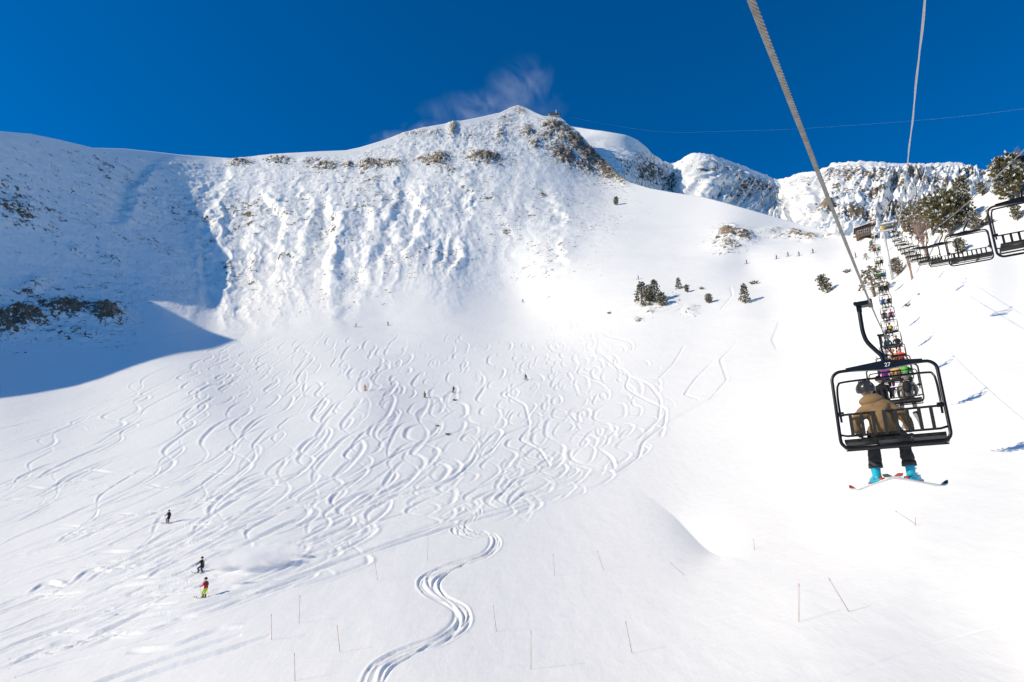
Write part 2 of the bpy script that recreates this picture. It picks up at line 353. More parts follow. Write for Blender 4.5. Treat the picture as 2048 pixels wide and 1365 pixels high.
def carve(line, width, depth, berm, wv=None, rough=0.5):
    """line: pixel polyline (dense); presses a groove of the given width (m) with a berm beside it"""
    px, py = line[:, 0], line[:, 1]
    ok = (px > -60) & (px < 2060) & (py > 480) & (py < 1400); px, py = px[ok], py[ok]
    if len(px) < 4: return
    w = np.broadcast_to(width, ok.shape)[ok]; bs = np.broadcast_to(berm, ok.shape)[ok]; dp = np.broadcast_to(depth, ok.shape)[ok]
    rr = np.rint(row_of(px, py)).astype(int); cc = np.rint(col_of(px)).astype(int)
    Dl = np.interp(py, [480, 640, 1000, 1365], [300, 270, 100, 38])
    hw = int(min(24, max(4, np.ceil(np.max(2.2 * w * F / Dl / 1.65))))); hh = int(min(16, max(3, np.ceil(hw * 0.65))))
    c3 = samp(px, py)
    tx = np.gradient(c3[:, 0]); ty = np.gradient(c3[:, 1]); tl = np.hypot(tx, ty) + 1e-9; nx_, ny_ = ty / tl, -tx / tl
    dead = tl < 2e-3; w = np.where(dead, 1e-3, w); dp = np.where(dead, 0, dp); bs = np.where(dead, 0, bs)
    oi, oj = np.meshgrid(np.arange(-hh, hh + 1), np.arange(-hw, hw + 1), indexing='ij'); oi = oi.ravel(); oj = oj.ravel()
    for k in range(0, len(px), 4000):
        sl = slice(k, k + 4000)
        I = np.clip(rr[sl, None] + oi, 0, sh[0] - 1); J = np.clip(cc[sl, None] + oj, 0, sh[1] - 1)
        lin = (I * sh[1] + J).ravel()
        q = P0.reshape(-1, 3)[lin].reshape(I.shape + (3,))
        ddx = q[..., 0] - c3[sl, None, 0]; ddy = q[..., 1] - c3[sl, None, 1]
        along = np.abs(ddx * (-ny_[sl, None]) + ddy * nx_[sl, None]); lat = ddx * nx_[sl, None] + ddy * ny_[sl, None]
        ww = w[sl, None]
        near = along < 0.5 * ww + 0.25
        u = lat / ww
        dz = -dp[sl, None] * np.exp(-(u * u) * 2.6)
        bz = bs[sl, None] * np.exp(-((u - np.sign(bs[sl, None]) * 1.15) / 0.5) ** 2) * np.sign(bs[sl, None]) 
        v = np.where(near, dz, 0).ravel(); b = np.where(near, bz, 0).ravel()
        np.minimum.at(trk_lo, lin, v); np.maximum.at(trk_hi, lin, b)
trk_lo = np.zeros(sh[0] * sh[1]); trk_hi = np.zeros(sh[0] * sh[1])
def resample(pts, n):
    pts = np.array(pts, float); d = np.concatenate([[0], np.cumsum(np.hypot(*np.diff(pts, axis=0).T))]); s = np.linspace(0, d[-1], n)
    return np.stack([np.interp(s, d, pts[:, 0]), np.interp(s, d, pts[:, 1])], -1)
def smooth(a, k):
    ker = np.ones(k) / k; p = np.pad(a, ((k // 2, k // 2), (0, 0)), 'edge')
    return np.stack([np.convolve(p[:, i], ker, 'valid') for i in range(2)], -1)[:len(a)]
GUIDES = [
 [(560,655),(460,690),(360,735),(240,790),(120,835),(0,872),(-80,895)],
 [(600,650),(520,692),(420,745),(320,800),(180,868),(60,925),(-80,975)],
 [(650,648),(590,705),(500,775),(400,850),(260,940),(110,1015),(-80,1085)],
 [(700,645),(650,720),(580,810),(470,910),(330,1005),(150,1090),(-80,1170)],
 [(770,642),(730,730),(670,840),(570,940),(430,1040),(220,1140),(-80,1240)],
 [(840,640),(810,730),(760,850),(690,950),(560,1050),(330,1160),(-80,1290)],
 [(920,636),(900,720),(860,800),(790,930),(680,1030),(440,1140),(-80,1320)],
 [(990,632),(985,710),(960,790),(925,880),(840,975),(620,1090),(-80,1345)],
 [(1050,632),(1055,720),(1040,810),(1000,900),(930,985),(800,1055),(300,1240)],
 [(1100,634),(1115,720),(1110,810),(1075,900),(1010,970),(950,1030),(930,1050)],
 [(1145,640),(1170,725),(1175,810),(1145,890),(1070,965),(985,1025),(940,1048)],
 [(1180,648),(1215,730),(1240,800),(1225,870),(1150,945),(1020,1010),(960,1040)],
 [(1196,652),(1240,700),(1290,755),(1318,810),(1290,880),(1190,955),(1030,1010)],
]
R = random.Random(11)
G = [smooth(resample(g, 400), 41) for g in GUIDES]
def track_line(gi, t0, t1, amp_m, wl_m, ph, drift):
    i0 = int(gi); fr = gi - i0; i1 = min(i0 + 1, len(G) - 1)
    g = G[i0] * (1 - fr) + G[i1] * fr
    g = g[int(t0 * 399):int(t1 * 399) + 1]
    g = resample(g, 500)
    c3 = samp(g[:, 0], g[:, 1]); step = np.linalg.norm(np.diff(c3, axis=0), axis=1); L = np.concatenate([[0], np.cumsum(step)])
    n = int(max(200, L[-1] / 0.16)); s = np.linspace(0, L[-1], n)
    g = np.stack([np.interp(s, L, g[:, 0]), np.interp(s, L, g[:, 1])], -1); c3 = np.stack([np.interp(s, L, c3[:, i]) for i in range(3)], -1)
    k = max(3, n // 30 | 1)
    tg = smooth(np.gradient(c3[:, :2], axis=0), k); tg /= np.linalg.norm(tg, axis=1, keepdims=True) + 1e-9
    # wavelength wanders along the run
    wl = wl_m * (1 + 0.35 * np.interp(s, np.linspace(0, L[-1] + 1, 9), [R.uniform(-1, 1) for _ in range(9)]))
    am = amp_m * (1 + 0.45 * np.interp(s, np.linspace(0, L[-1] + 1, 9), [R.uniform(-1, 1) for _ in range(9)]))
    phase = ph + np.cumsum(2 * math.pi / wl) * (s[1] - s[0])
    sn = np.sin(phase + 0.35 * np.sin(2 * phase)); off = am * sn + drift * s / (L[-1] + 1)
    q = c3.copy(); q[:, 0] += off * tg[:, 1]; q[:, 1] -= off * tg[:, 0]
    # back to pixels at the same depth plane as the slope (slide along the slope by re-projecting with local plane)
    e1 = samp(g[:, 0] + 6, g[:, 1]); e2 = samp(g[:, 0], g[:, 1] + 6); a = smooth((e1 - c3)[:, :2], 31) / 6; b_ = smooth((e2 - c3)[:, :2], 31) / 6
    dxy = q[:, :2] - c3[:, :2]; det = a[:, 0] * b_[:, 1] - a[:, 1] * b_[:, 0]; det = np.where(np.abs(det) < 1e-5, 1e-5, det)
    u = (dxy[:, 0] * b_[:, 1] - dxy[:, 1] * b_[:, 0]) / det; v = (a[:, 0] * dxy[:, 1] - a[:, 1] * dxy[:, 0]) / det
    line = np.stack([g[:, 0] + np.clip(u, -90, 90), g[:, 1] + np.clip(v, -60, 60)], -1)
    return smooth(line, 5), np.cos(phase) * 0 + sn, n
N_TRK = 0
for j in range(92):
    gi = (j / 92) ** 1.12 * (len(G) - 1.001) + R.uniform(-0.12, 0.12); gi = min(max(gi, 0), len(G) - 1.001)
    t0 = R.choice([0, 0, 0.02, 0.05, 0.12, 0.25]) + R.uniform(0, 0.05); t1 = R.choice([1, 1, 1, 1, 0.85, 0.7])
    left = gi < 7.5
    line, sn, n = track_line(gi, t0, t1, R.uniform(1.5, 4.6) if left else R.uniform(2.8, 6.5), R.uniform(24, 60) if left else R.uniform(22, 40), R.uniform(0, 6.28), R.uniform(-3, 3))
    turn = np.abs(sn)
    wd = R.uniform(0.8, 1.15) * (0.22 + 0.30 * turn ** 2)
    fade = np.interp(np.arange(n), np.linspace(0, n, 10), [R.choice([0.25, 0.6, 0.9, 1.1, 1.2]) for _ in range(10)])[:len(line)]
    fade = fade * np.clip(np.minimum(np.arange(len(fade)), np.arange(len(fade))[::-1]) / (0.05 * len(fade)), 0, 1)
    wd = wd * (0.7 + 0.35 * fade)
    if left: wd = wd * 1.12; fade = fade * 1.25
    carve(line, wd, fade * (0.06 + 0.10 * turn ** 2), 0.07 * fade * np.sign(sn) * turn)
# single and braided runs that read clearly in the photograph
def run(pts, w, dp, bm=0.1, jit=0.0, off=(0, 0), side=0):
    l = smooth(resample(pts, 1600), 61); l = l + np.array(off); cr = np.gradient(np.gradient(l[:, 0])) * np.gradient(l[:, 1]) - np.gradient(np.gradient(l[:, 1])) * np.gradient(l[:, 0])
    sg = np.full(len(l), float(side)) if side else smooth(np.stack([np.where(cr > 0, 1.0, -1.0)] * 2, -1), 121)[:, 0]
    tp = np.clip(np.minimum(np.arange(len(l)), np.arange(len(l))[::-1]) / (0.14 * len(l)), 0, 1); tp[:45] = 0; tp[-45:] = 0
    carve(l, w, dp * tp, bm * sg * tp)
FG = [(935,960),(905,985),(925,1000),(960,1030),(915,1045),(905,1058),(945,1072),(985,1060),(998,1082),(975,1108),(915,1125),(862,1145),(843,1165),(862,1190),(905,1205),(930,1225),(925,1250),(880,1280),(800,1305),(752,1330),(738,1365),(735,1420)]
for k, (ox, oy, sc) in enumerate([(0, 0, 1), (14, 4, .9), (-12, 3, 1.05), (22, -3, .8), (6, 8, 1.1), (-4, -6, .85)]):
    p = np.array(FG, float); c = p.mean(0); mid = smooth(resample(p, 60), 31)
    q = resample(p, 60); q = mid + (q - mid) * sc; q[:, 0] += ox * np.linspace(0.5, 1.15, 60) + 4 * np.sin(np.arange(60) * 0.55 + 1.7 * k); q[:, 1] += oy * 0.8 + 2 * np.sin(np.arange(60) * 0.4 + 2.3 * k)
    run(q, 0.16 + 0.035 * (k % 3), 0.10 + 0.025 * (k % 4), 0.06)
for pts in ([(1190,652),(1215,672),(1262,684),(1268,700),(1225,722),(1240,745),(1300,770),(1322,800),(1318,840),(1275,880),(1215,900)],
            [(1200,660),(1195,700),(1228,730),(1260,750),(1250,775),(1290,800),(1332,818),(1330,850),(1285,885),(1278,915),(1235,945),(1180,962)],
            [(1220,948),(1100,990),(1020,1012),(900,1040),(780,1085),(640,1135),(500,1180),(300,1235),(120,1290),(0,1325)],
            [(1200,962),(1040,1015),(900,1052),(740,1105),(560,1160),(380,1225),(200,1275),(0,1345)],
            [(930,860),(960,890),(950,920),(905,960),(760,1000),(560,1060),(330,1120)], [(1180,820),(960,850),(800,905),(700,960)],
            [(940,930),(985,900),(1010,870),(1060,850),(1050,810),(1012,790),(1060,760),(1040,735)],
            [(980,1010),(1030,960),(1100,930),(1080,900),(1040,880),(1065,850)], [(1000,1025),(1050,985),(1150,960),(1230,935),(1222,915),(1185,890)],
            [(1430,720),(1390,760),(1370,790),(1400,800),(1440,780)], [(1560,640),(1545,680),(1555,700)], [(1460,570),(1465,590),(1440,620)], [(1480,680),(1440,720),(1455,760),(1420,800),(1330,850)],
            [(1370,690),(1345,730),(1310,765)], [(700,1113),(560,1163),(380,1215),(200,1270),(-20,1322)], [(720,1108),(520,1185),(330,1240),(100,1300),(-20,1340)],
            [(640,1090),(500,1140),(330,1170),(200,1230),(60,1290)], [(860,1010),(720,1050),(600,1085),(420,1100)]):
    run(pts, 0.42, 0.26, 0.13)
for k in range(54):                                   # shallow lines running out to the lower left
    y0 = R.uniform(900, 1290); x0 = R.uniform(150, 720) * (1 if y0 < 1150 else 0.8); ln = R.uniform(160, 620); sl = R.uniform(0.2, 0.38)
    am = R.uniform(1, 9); ph = R.uniform(0, 6); fq = R.uniform(5, 12)
    pts = [(x0 - ln * t, y0 + ln * t * sl + am * math.sin(fq * t + ph)) for t in np.linspace(0, 1, 40)]
    run(pts, R.uniform(0.32, 0.48), R.uniform(0.18, 0.3), 0.1, side=R.choice([-1, 1]))
for k in range(5):                                    # traverses across the upper bowl
    pts = [(1100 + R.uniform(-40, 60), 590 + 14 * k), (1300, 570 + 12 * k), (1480, 545 + 10 * k + R.uniform(-5, 5)), (1680, 512 + 9 * k)]
    run(pts, 0.5, 0.12, 0.12)
run([(0, 682), (90, 690), (160, 698), (230, 694), (330, 672), (430, 652)], 0.7, 0.35, 0.25)
run([(1660, 1362), (1760, 1325), (1860, 1290), (1960, 1262), (2055, 1245)], 0.12, 0.05, 0.02)
trk = (trk_lo + np.maximum(trk_hi, 0)).reshape(sh)
cover = np.clip(-trk_lo * 5, 0, 1).reshape(sh)
chn = fbm(P0.reshape(-1, 3), 1.1, 3, 0.6, where=cover).reshape(sh)
P = P0.copy(); P[..., 2] += trk + 0.045 * chn * np.clip(cover + np.maximum(trk_hi, 0).reshape(sh) * 6, 0, 1)
churn = np.clip(cover + np.maximum(trk_hi, 0).reshape(sh) * 5, 0, 1) * 0.7 + 0.02
# rock shows where the ground is steep inside the rock zones
N2 = grid_normals(P)
steep = 1 - N2[..., 2]
rockv = np.clip(rockf * (0.68 + 0.85 * steep) + np.clip(rock - rockf, 0, 1) * (0.35 + 1.1 * steep), 0, 1.2) + 0.10 * rockf * (crag)
# ------------------------------------------------------------------ close the sheet: back slopes, left shoulder, ground behind the chair
def finish_sheet(P, attrs, back=120, drop=0.75):
    top = P[0]; out = top - np.array([0, 0, CAMZ]); out[:, 2] = 0; out /= np.linalg.norm(out, axis=1, keepdims=True)
    extra = []
    for k in (1.0, 0.45, 0.18, 0.06, 0.015):
        q = top + out * back * k; q[:, 2] -= back * k * drop * (0.35 + 0.65 * k) * np.clip((top[:, 2] + 12) / (back * drop), 0.05, 1); extra.append(q)
    P2 = np.concatenate([np.stack(extra), P], 0)
    A2 = {k: np.concatenate([np.repeat(v[:1], 5, 0) * 0, v], 0) for k, v in attrs.items()}
    return P2, A2
Pf, Af = finish_sheet(P, {'rock': rockv, 'tan': tanm, 'churn': churn})
def add_cols(P, A, Q, us, left):
    edge = P[:, 0] if left else P[:, -1]
    new = [edge * (1 - u) + Q * u for u in us]
    if left: new = new[::-1]
    new = np.stack(new, 1)
    P2 = np.concatenate([new, P] if left else [P, new], 1)
    A2 = {}
    for k, v in A.items():
        z = np.zeros((v.shape[0], len(us))); A2[k] = np.concatenate([z, v] if left else [v, z], 1)
    return P2, A2
us = [0.04, 0.1, 0.18, 0.28, 0.4, 0.55, 0.7, 0.85, 1.0]
# left shoulder: the ridge runs on from the frame's left edge and drops towards the camera's side
e = Pf[:, 0].copy(); bot = e[-1]; crest = e[5]
hz = np.clip(np.hypot(*(e - bot)[:, :2].T) / np.hypot(*(crest - bot)[:2]), 0, 1); vt = np.clip((e[:, 2] - bot[2]) / (crest[2] - bot[2]), 0, 1)
keys = [(crest, bot), ((-282, 200, 196), (-40, 8, 0)), ((-260, 168, 160), (-38, 5, 0)), ((-248, 148, 128), (-36, 2, 0)), ((-242, 128, 100), (-35, 0, -1)), ((-236, 95, 72), (-33, -4, -1)), ((-225, 55, 60), (-30, -10, -1)), ((-215, 10, 40), (-26, -18, -1))]
kc = np.array([np.array(k[0], float) for k in keys]); kb = np.array([np.array(k[1], float) for k in keys]); new = []
for u in np.linspace(0, len(keys) - 1, 43)[1:]:
    i0 = min(int(u), len(keys) - 2); f = u - i0; c = kc[i0] * (1 - f) + kc[i0 + 1] * f; b0 = kb[i0] * (1 - f) + kb[i0 + 1] * f
    q = np.empty_like(e); q[:, :2] = b0[:2] + (c - b0)[:2] * hz[:, None]; q[:, 2] = b0[2] + (c[2] - b0[2]) * vt
    q[:5] = c + np.outer([120, 55, 22, 8, 2], [-0.9, 0.1, -0.6]); q[:5, 2] = np.maximum(q[:5, 2], -2); q[5:, 2] += 1.5 * fbm(q[5:] + 11, 30.0, 3) * np.minimum(1, vt[5:] * 4); new.append(q)
new = np.stack(new[::-1], 1); Pf = np.concatenate([new, Pf], 1); Af = {k: np.concatenate([np.zeros((v.shape[0], new.shape[1])), v], 1) for k, v in Af.items()}
e = Pf[:, -1]; par = np.clip((e[:, 2] - e[-1, 2]) / (e[:, 2].max() - e[-1, 2]), 0, 1)
Q = np.stack([30 + 50 * par, -20 + 25 * par, 2 + 30 * par], -1); Q[:5, 0] += np.array([100, 50, 20, 8, 2])
Pf, Af = add_cols(Pf, Af, Q, us, False)
# towards and behind the viewer
last = Pf[-1]; rws = []
for k in (0.08, 0.25, 0.5, 0.75, 1.0):
    q = last.copy(); q[:, 1] = last[:, 1] * (1 - k) - 90 * k; q[:, 0] = last[:, 0] * (1 + 4 * k); q[:, 2] = last[:, 2] - 14 * k; rws.append(q)
Pf = np.concatenate([Pf, np.stack(rws)], 0)
Af = {k: np.concatenate([v, np.zeros((5, v.shape[1]))], 0) for k, v in Af.items()}
terrain = obj('snow_terrain', grid_mesh('snow_terrain', Pf, Af), M_SNOW); tag(terrain, 'snow bowl with ski tracks under the rocky snow-covered peak', 'mountain', kind='structure')
# ------------------------------------------------------------------ mountains behind
def back_range():
    ctrl = [(1080,240,760),(1150,262,765),(1250,272,740),(1300,310,770),(1345,330,840),(1250,330,700),(1250,420,600),(1340,420,760),(1390,312,800),(1420,313,800),(1400,360,745),(1385,420,690),
            (1470,330,860),(1520,350,900),(1555,361,930),(1480,400,800),(1560,420,820),(1600,350,880),(1660,335,830),(1640,420,690),(1620,470,640),(1720,330,790),(1800,332,780),(1900,332,760),(1960,342,740),(2048,352,700),
            (1720,420,650),(1800,420,630),(1900,420,600),(2048,430,560),(1720,520,520),(1900,520,500),(2048,540,470),(1400,520,580),(1250,520,520),(2200,360,640),(2200,540,430),(1080,420,620),(1080,520,540)]
    D = rbf(ctrl)
    sky_ = np.array([(1060,232),(1100,242),(1140,253),(1180,259),(1215,264),(1250,270),(1275,280),(1292,294),(1305,308),(1325,320),(1340,327),(1352,325),(1366,318),(1378,309),(1390,306),(1410,308),(1430,312),(1445,318),
        (1470,326),(1490,334),(1510,343),(1530,350),(1545,357),(1555,360),(1570,357),(1585,352),(1605,345),(1630,344),(1650,336),(1665,327),(1690,325),(1720,323),(1760,325),(1800,328),(1850,328),(1880,327),(1900,325),(1920,326),(1940,332),(1965,341),(1985,343),(2010,342),(2048,340),(2150,345),(2250,350)], float)
    cs = np.arange(1060, 2200, 1.7); nr = 190
    S = np.interp(cs, sky_[:, 0], sky_[:, 1]); jag = noise(np.stack([cs / 11, 0 * cs, 0 * cs], -1)) * 2.6 + noise(np.stack([cs / 4.3, 0 * cs + 5, 0 * cs], -1)) * 1.5; S = S - jag * sstep(1280, 1350, cs); t = (np.arange(nr) / (nr - 1))[:, None]
    X = np.repeat(cs[None], nr, 0); Y = S[None] + (520 - S)[None] * t
    Dd = D(X, Y); Q = ray(X, Y) * Dd[..., None]; Q[..., 2] += CAMZ; n = grid_normals(Q); fl = Q.reshape(-1, 3)
    big = fbm(fl + 70, 75.0, 5, 0.5, ridged=True).reshape(X.shape); med = fbm(fl * np.array([1, 1, 1.3]) + 20, 34.0, 5, 0.52, ridged=True).reshape(X.shape); sm = fbm(fl + 3, 7.0, 4, 0.7).reshape(X.shape)
    edge = sstep(-4, 45, Y - S[None])
    smooth_left = 1 - 0.75 * np.exp(-(((X - 1230) / 110) ** 2 + ((Y - 285) / 34) ** 2))
    dsp = (0.1 + 0.9 * edge) * smooth_left * (10.0 * big * edge + 5.0 * med + 1.1 * sm)
    # gullies run down the face: flutes across the slope
    fl2 = np.stack([X.ravel() / 19 + 0.5 * Y.ravel() / 19 + 1.2 * big.ravel(), Y.ravel() / 120, 0 * X.ravel()], -1)
    flute = (1 - 2 * np.abs(noise(fl2))).reshape(X.shape)
    fl3 = np.stack([X.ravel() / 8.5 + 0.5 * Y.ravel() / 8.5 + 1.5 * big.ravel(), Y.ravel() / 60, 0 * X.ravel() + 3], -1); dsp += 2.6 * (1 - 2 * np.abs(noise(fl3))).reshape(X.shape) * edge * sstep(1290, 1420, X)
    dsp += 7.5 * flute * edge * sstep(1290, 1420, X)
    rel = dsp.copy()
    Q = Q + n * dsp[..., None]
    N2 = grid_normals(Q); steep = 1 - N2[..., 2]
    rk = np.zeros(X.shape); tn = 0.25 + 0 * X
    def bl(cx, cy, rx, ry): return np.exp(-(((X - cx) / rx) ** 2 + ((Y - cy) / ry) ** 2))
    for cx, cy, rx, ry, s, oc in [(1290,350,60,40,.55,.1),(1330,370,40,30,.6,.1),(1450,350,40,20,.5,.3),(1500,385,60,28,.55,.2),(1460,400,40,18,.5,.1),(1700,365,60,22,.75,.8),(1690,340,30,10,.5,.7),(1640,380,30,20,.45,.6),(1600,370,26,16,.5,.4),
        (1660,440,24,14,1.0,.8),(1740,375,40,16,.75,.9),(1790,390,14,14,.9,1.),(1825,370,24,12,.9,1.),(1800,350,50,14,.5,.7),(1865,352,36,12,.6,.9),(1880,345,24,8,.6,.6),(1860,390,40,14,.6,.9),(1730,415,50,14,.5,.6),(1690,405,30,14,.55,.7),
        (1720,460,40,12,.7,.4),(1570,390,24,16,.4,.3),(1930,370,30,16,.5,.6),(1550,430,40,10,.3,.2),(1790,455,40,20,.7,.3)]:
        b = bl(cx, cy, rx, ry); rk = np.maximum(rk, s * b); tn = np.maximum(tn, oc * b)
    spk = fbm(fl * np.array([1, 1, 1.7]) + 300, 16.0, 5, 0.62).reshape(X.shape)
    rv = rk * (0.6 + 1.0 * steep) + np.clip(spk * 1.3 + 0.02, 0, 1) * (0.25 + 0.9 * steep) * 1.0 * edge * smooth_left
    Q2, A2 = finish_sheet(Q, {'rock': np.clip(rv, 0, 1.2), 'tan': tn, 'churn': 0 * X}, back=260)
    o = obj('mountain_range', grid_mesh('mountain_range', Q2, A2), M_BACK); tag(o, 'jagged snowy ridge with tan rock bands behind the lift', 'mountain', kind='structure')
back_range()
# ------------------------------------------------------------------ small mesh builder
class MB:
    def __init__(s): s.v = []; s.f = []; s.m = []
    def add(s, V, Fc, mi=0):
        o = len(s.v); s.v += [tuple(p) for p in V]; s.f += [tuple(i + o for i in f) for f in Fc]; s.m += [mi] * len(Fc)
    def box(s, c, size, rot=None, mi=0, taper=1.0):
        x, y, z = [k / 2 for k in size]; V = []
        for sz in (-1, 1):
            t = taper if sz > 0 else 1
            for sx, sy in ((-1, -1), (1, -1), (1, 1), (-1, 1)):
                p = Vector((sx * x * t, sy * y * t, sz * z)); p = rot @ p if rot else p; V.append(p + Vector(c))
        s.add(V, [(3, 2, 1, 0), (4, 5, 6, 7), (0, 1, 5, 4), (1, 2, 6, 5), (2, 3, 7, 6), (3, 0, 4, 7)], mi)
    def tube(s, pts, r, n=8, closed=False, mi=0, caps=True):
        pts = [Vector(p) for p in pts]; k = len(pts); rs = r if hasattr(r, '__len__') else [r] * k
        up = None; rings = []
        for i, p in enumerate(pts):
            a = pts[(i - 1) % k] if (closed or i > 0) else p; b = pts[(i + 1) % k] if (closed or i < k - 1) else p
            t = (b - a).normalized() if (b - a).length > 1e-9 else Vector((0, 0, 1))
            if up is None:
                up = Vector((0, 0, 1)) if abs(t.z) < 0.9 else Vector((0, 1, 0))
            u = (up - t * up.dot(t)); u = u.normalized() if u.length > 1e-6 else t.orthogonal().normalized(); up = u; w = t.cross(u)
            rings.append([p + (u * math.cos(2 * math.pi * j / n) + w * math.sin(2 * math.pi * j / n)) * rs[i] for j in range(n)])
        V = [q for rg in rings for q in rg]; Fc = []
        for i in range(k if closed else k - 1):
            a, b = i * n, ((i + 1) % k) * n
            for j in range(n): Fc.append((a + j, a + (j + 1) % n, b + (j + 1) % n, b + j))
        if caps and not closed: Fc += [tuple(range(n - 1, -1, -1)), tuple(range((k - 1) * n, k * n))]
        s.add(V, Fc, mi)
    def ball(s, c, rad, n=8, m=6, mi=0, jit=0, rnd=None):
        rx, ry, rz = rad if hasattr(rad, '__len__') else (rad,) * 3; V = []; Fc = []
        for i in range(m + 1):
            th = math.pi * i / m
            for j in range(n):
                ph = 2 * math.pi * j / n; k = 1 + (rnd.uniform(-jit, jit) if rnd else 0)
                V.append((c[0] + rx * k * math.sin(th) * math.cos(ph), c[1] + ry * k * math.sin(th) * math.sin(ph), c[2] + rz * k * math.cos(th)))
        for i in range(m):
            for j in range(n): Fc.append((i * n + j, (i + 1) * n + j, (i + 1) * n + (j + 1) % n, i * n + (j + 1) % n))
        s.add(V, Fc, mi)
    def mesh(s, name, mats=(), smooth=True):
        me = bpy.data.meshes.new(name); me.from_pydata(s.v, [], s.f); me.polygons.foreach_set('material_index', s.m)
        if smooth: me.polygons.foreach_set('use_smooth', [True] * len(s.f))
        for m in mats: me.materials.append(m)
        me.update(); return me
def bez(pts, n=10):                                    # smooth polyline through points (Catmull-Rom)
    P_ = [Vector(p) for p in pts]; P_ = [P_[0] * 2 - P_[1]] + P_ + [P_[-1] * 2 - P_[-2]]; out = []
    for i in range(1, len(P_) - 2):
        a, b, c, d = P_[i - 1:i + 3]
        for k in range(n):
            t = k / n; out.append(b + 0.5 * t * (c - a + t * (2 * a - 5 * b + 4 * c - d + t * (3 * (b - c) + d - a))))
    out.append(P_[-2]); return out
def edge_smooth(me, ang=35):
    bm = bmesh.new(); bm.from_mesh(me); bmesh.ops.remove_doubles(bm, verts=bm.verts, dist=1e-5)
    for e in bm.edges:
        if len(e.link_faces) == 2 and e.calc_face_angle(0) > math.radians(ang): e.smooth = False
    bm.to_mesh(me); bm.free(); return me
def copy_tree(o, parent=None):
    c = o.copy(); COL.objects.link(c); c.parent = parent
    for ch in list(o.children): copy_tree(ch, c)
    return c

# ------------------------------------------------------------------ lift materials
M_BLACK = noisy('black_paint', (0.004, 0.004, 0.005), (0.008, 0.008, 0.009), 9, 0.28, spec=0.35)
M_PAD = noisy('black_seat_pad', (0.005, 0.005, 0.005), (0.009, 0.009, 0.009), 30, 0.55, bump=0.2)
M_STRAP = noisy('dark_rubber', (0.006, 0.006, 0.006), (0.01, 0.01, 0.01), 12, 0.55)
M_STEEL = noisy('galvanised_steel', (0.42, 0.42, 0.43), (0.58, 0.58, 0.58), 6, 0.45, metal=0.6)
M_WHITE = new_mat('white_paint', 0.5, (0.75, 0.75, 0.75))

# ------------------------------------------------------------------ the lift line
LDX = 0.592; LANG = math.atan2(LDX, 1.0)              # heading of the lift, to the right of the view
LD = Vector((math.sin(LANG), math.cos(LANG), 0)); LR = Vector((math.cos(LANG), -math.sin(LANG), 0))
def up_rope(y): return Vector((-0.34 + LDX * y, y, CAMZ + 1.75 + 0.228 * y + 0.00176 * y * y))
def down_rope(y): return Vector((-0.34 + LDX * y, y, CAMZ + 3.9 + 0.405 * (y - 2) + 0.0007 * (y - 2) ** 2)) + LR * 3.9
def comm_line(y): return Vector((-0.34 + LDX * y, y, CAMZ + 7.15 + 0.335 * y + 0.0009 * y * y)) + LR * 2.0
Y_TOP = 178.0
M_ROPE = noisy('steel_wire_rope', (0.2, 0.19, 0.17), (0.3, 0.285, 0.26), 14, 0.5, metal=0.3)
def rope_thing(fn, y0, y1, r, label, twist):
    root = empty('haul_rope', fn(y0))
    ys = [y0 + (y1 - y0) * (k / 160) ** 2.2 for k in range(161)]
    b = MB(); b.tube([fn(y) - fn(y0) for y in ys], r * (0.5 if twist else 1.0), 8); obj('rope_core', b.mesh('rope_core', [M_STRAP if twist else M_ROPE]), None, root)  # dark core under the strands: shade of the gaps put into its colour
    if twist:                                          # six laid strands, modelled as far as they can be told apart
        for s_ in range(6):
            b = MB(); pts = []; n = 1500; yy = np.linspace(y0, 24.0, n); arc = np.linspace(0, 24.0 - y0, n) * 1.22
            for y, a in zip(yy, arc):
                ang = 2 * math.pi * (a / 0.235 + s_ / 6); c = fn(y) - fn(y0)
                t = (fn(y + 0.01) - fn(y)).normalized(); u = t.cross(Vector((0, 0, 1))).normalized(); w = u.cross(t)
                pts.append(c + (u * math.cos(ang) + w * math.sin(ang)) * r * 0.66)
            b.tube(pts, r * 0.36, 6); obj('strand', b.mesh('strand', [M_ROPE]), None, root)
        b = MB(); b.tube([fn(y) - fn(y0) for y in np.linspace(24, y1, 70)], r, 6); obj('far_rope', b.mesh('far_rope', [M_ROPE]), None, root)
    tag(root, label, 'cable', 'ropes and cables of the chairlift'); return root
rope_thing(up_rope, -6, Y_TOP, 0.017, 'thick twisted steel haul rope over the occupied uphill chairs', True)
rope_thing(down_rope, -6, Y_TOP, 0.017, 'steel haul rope carrying the row of empty downhill chairs', False)
b = MB(); ys = np.linspace(-4, 148, 90); o0 = comm_line(-4); b.tube([comm_line(y) - o0 for y in ys], 0.02, 6)
o_ = obj('overhead_cable', b.mesh('overhead_cable', [new_mat('grey_cable', 0.5, (0.42, 0.42, 0.43))])); o_.location = o0
b = MB(); b.tube([comm_line(y) - o0 + LR * (0.026 * math.cos(y * 0.9)) + Vector((0, 0, 0.026 * math.sin(y * 0.9))) for y in np.linspace(-4, 148, 700)], 0.012, 5)
obj('messenger_wire', b.mesh('messenger_wire', [M_STEEL]), None, o_)
tag(o_, 'pale double cable strung high between the two haul ropes', 'cable', 'ropes and cables of the chairlift')

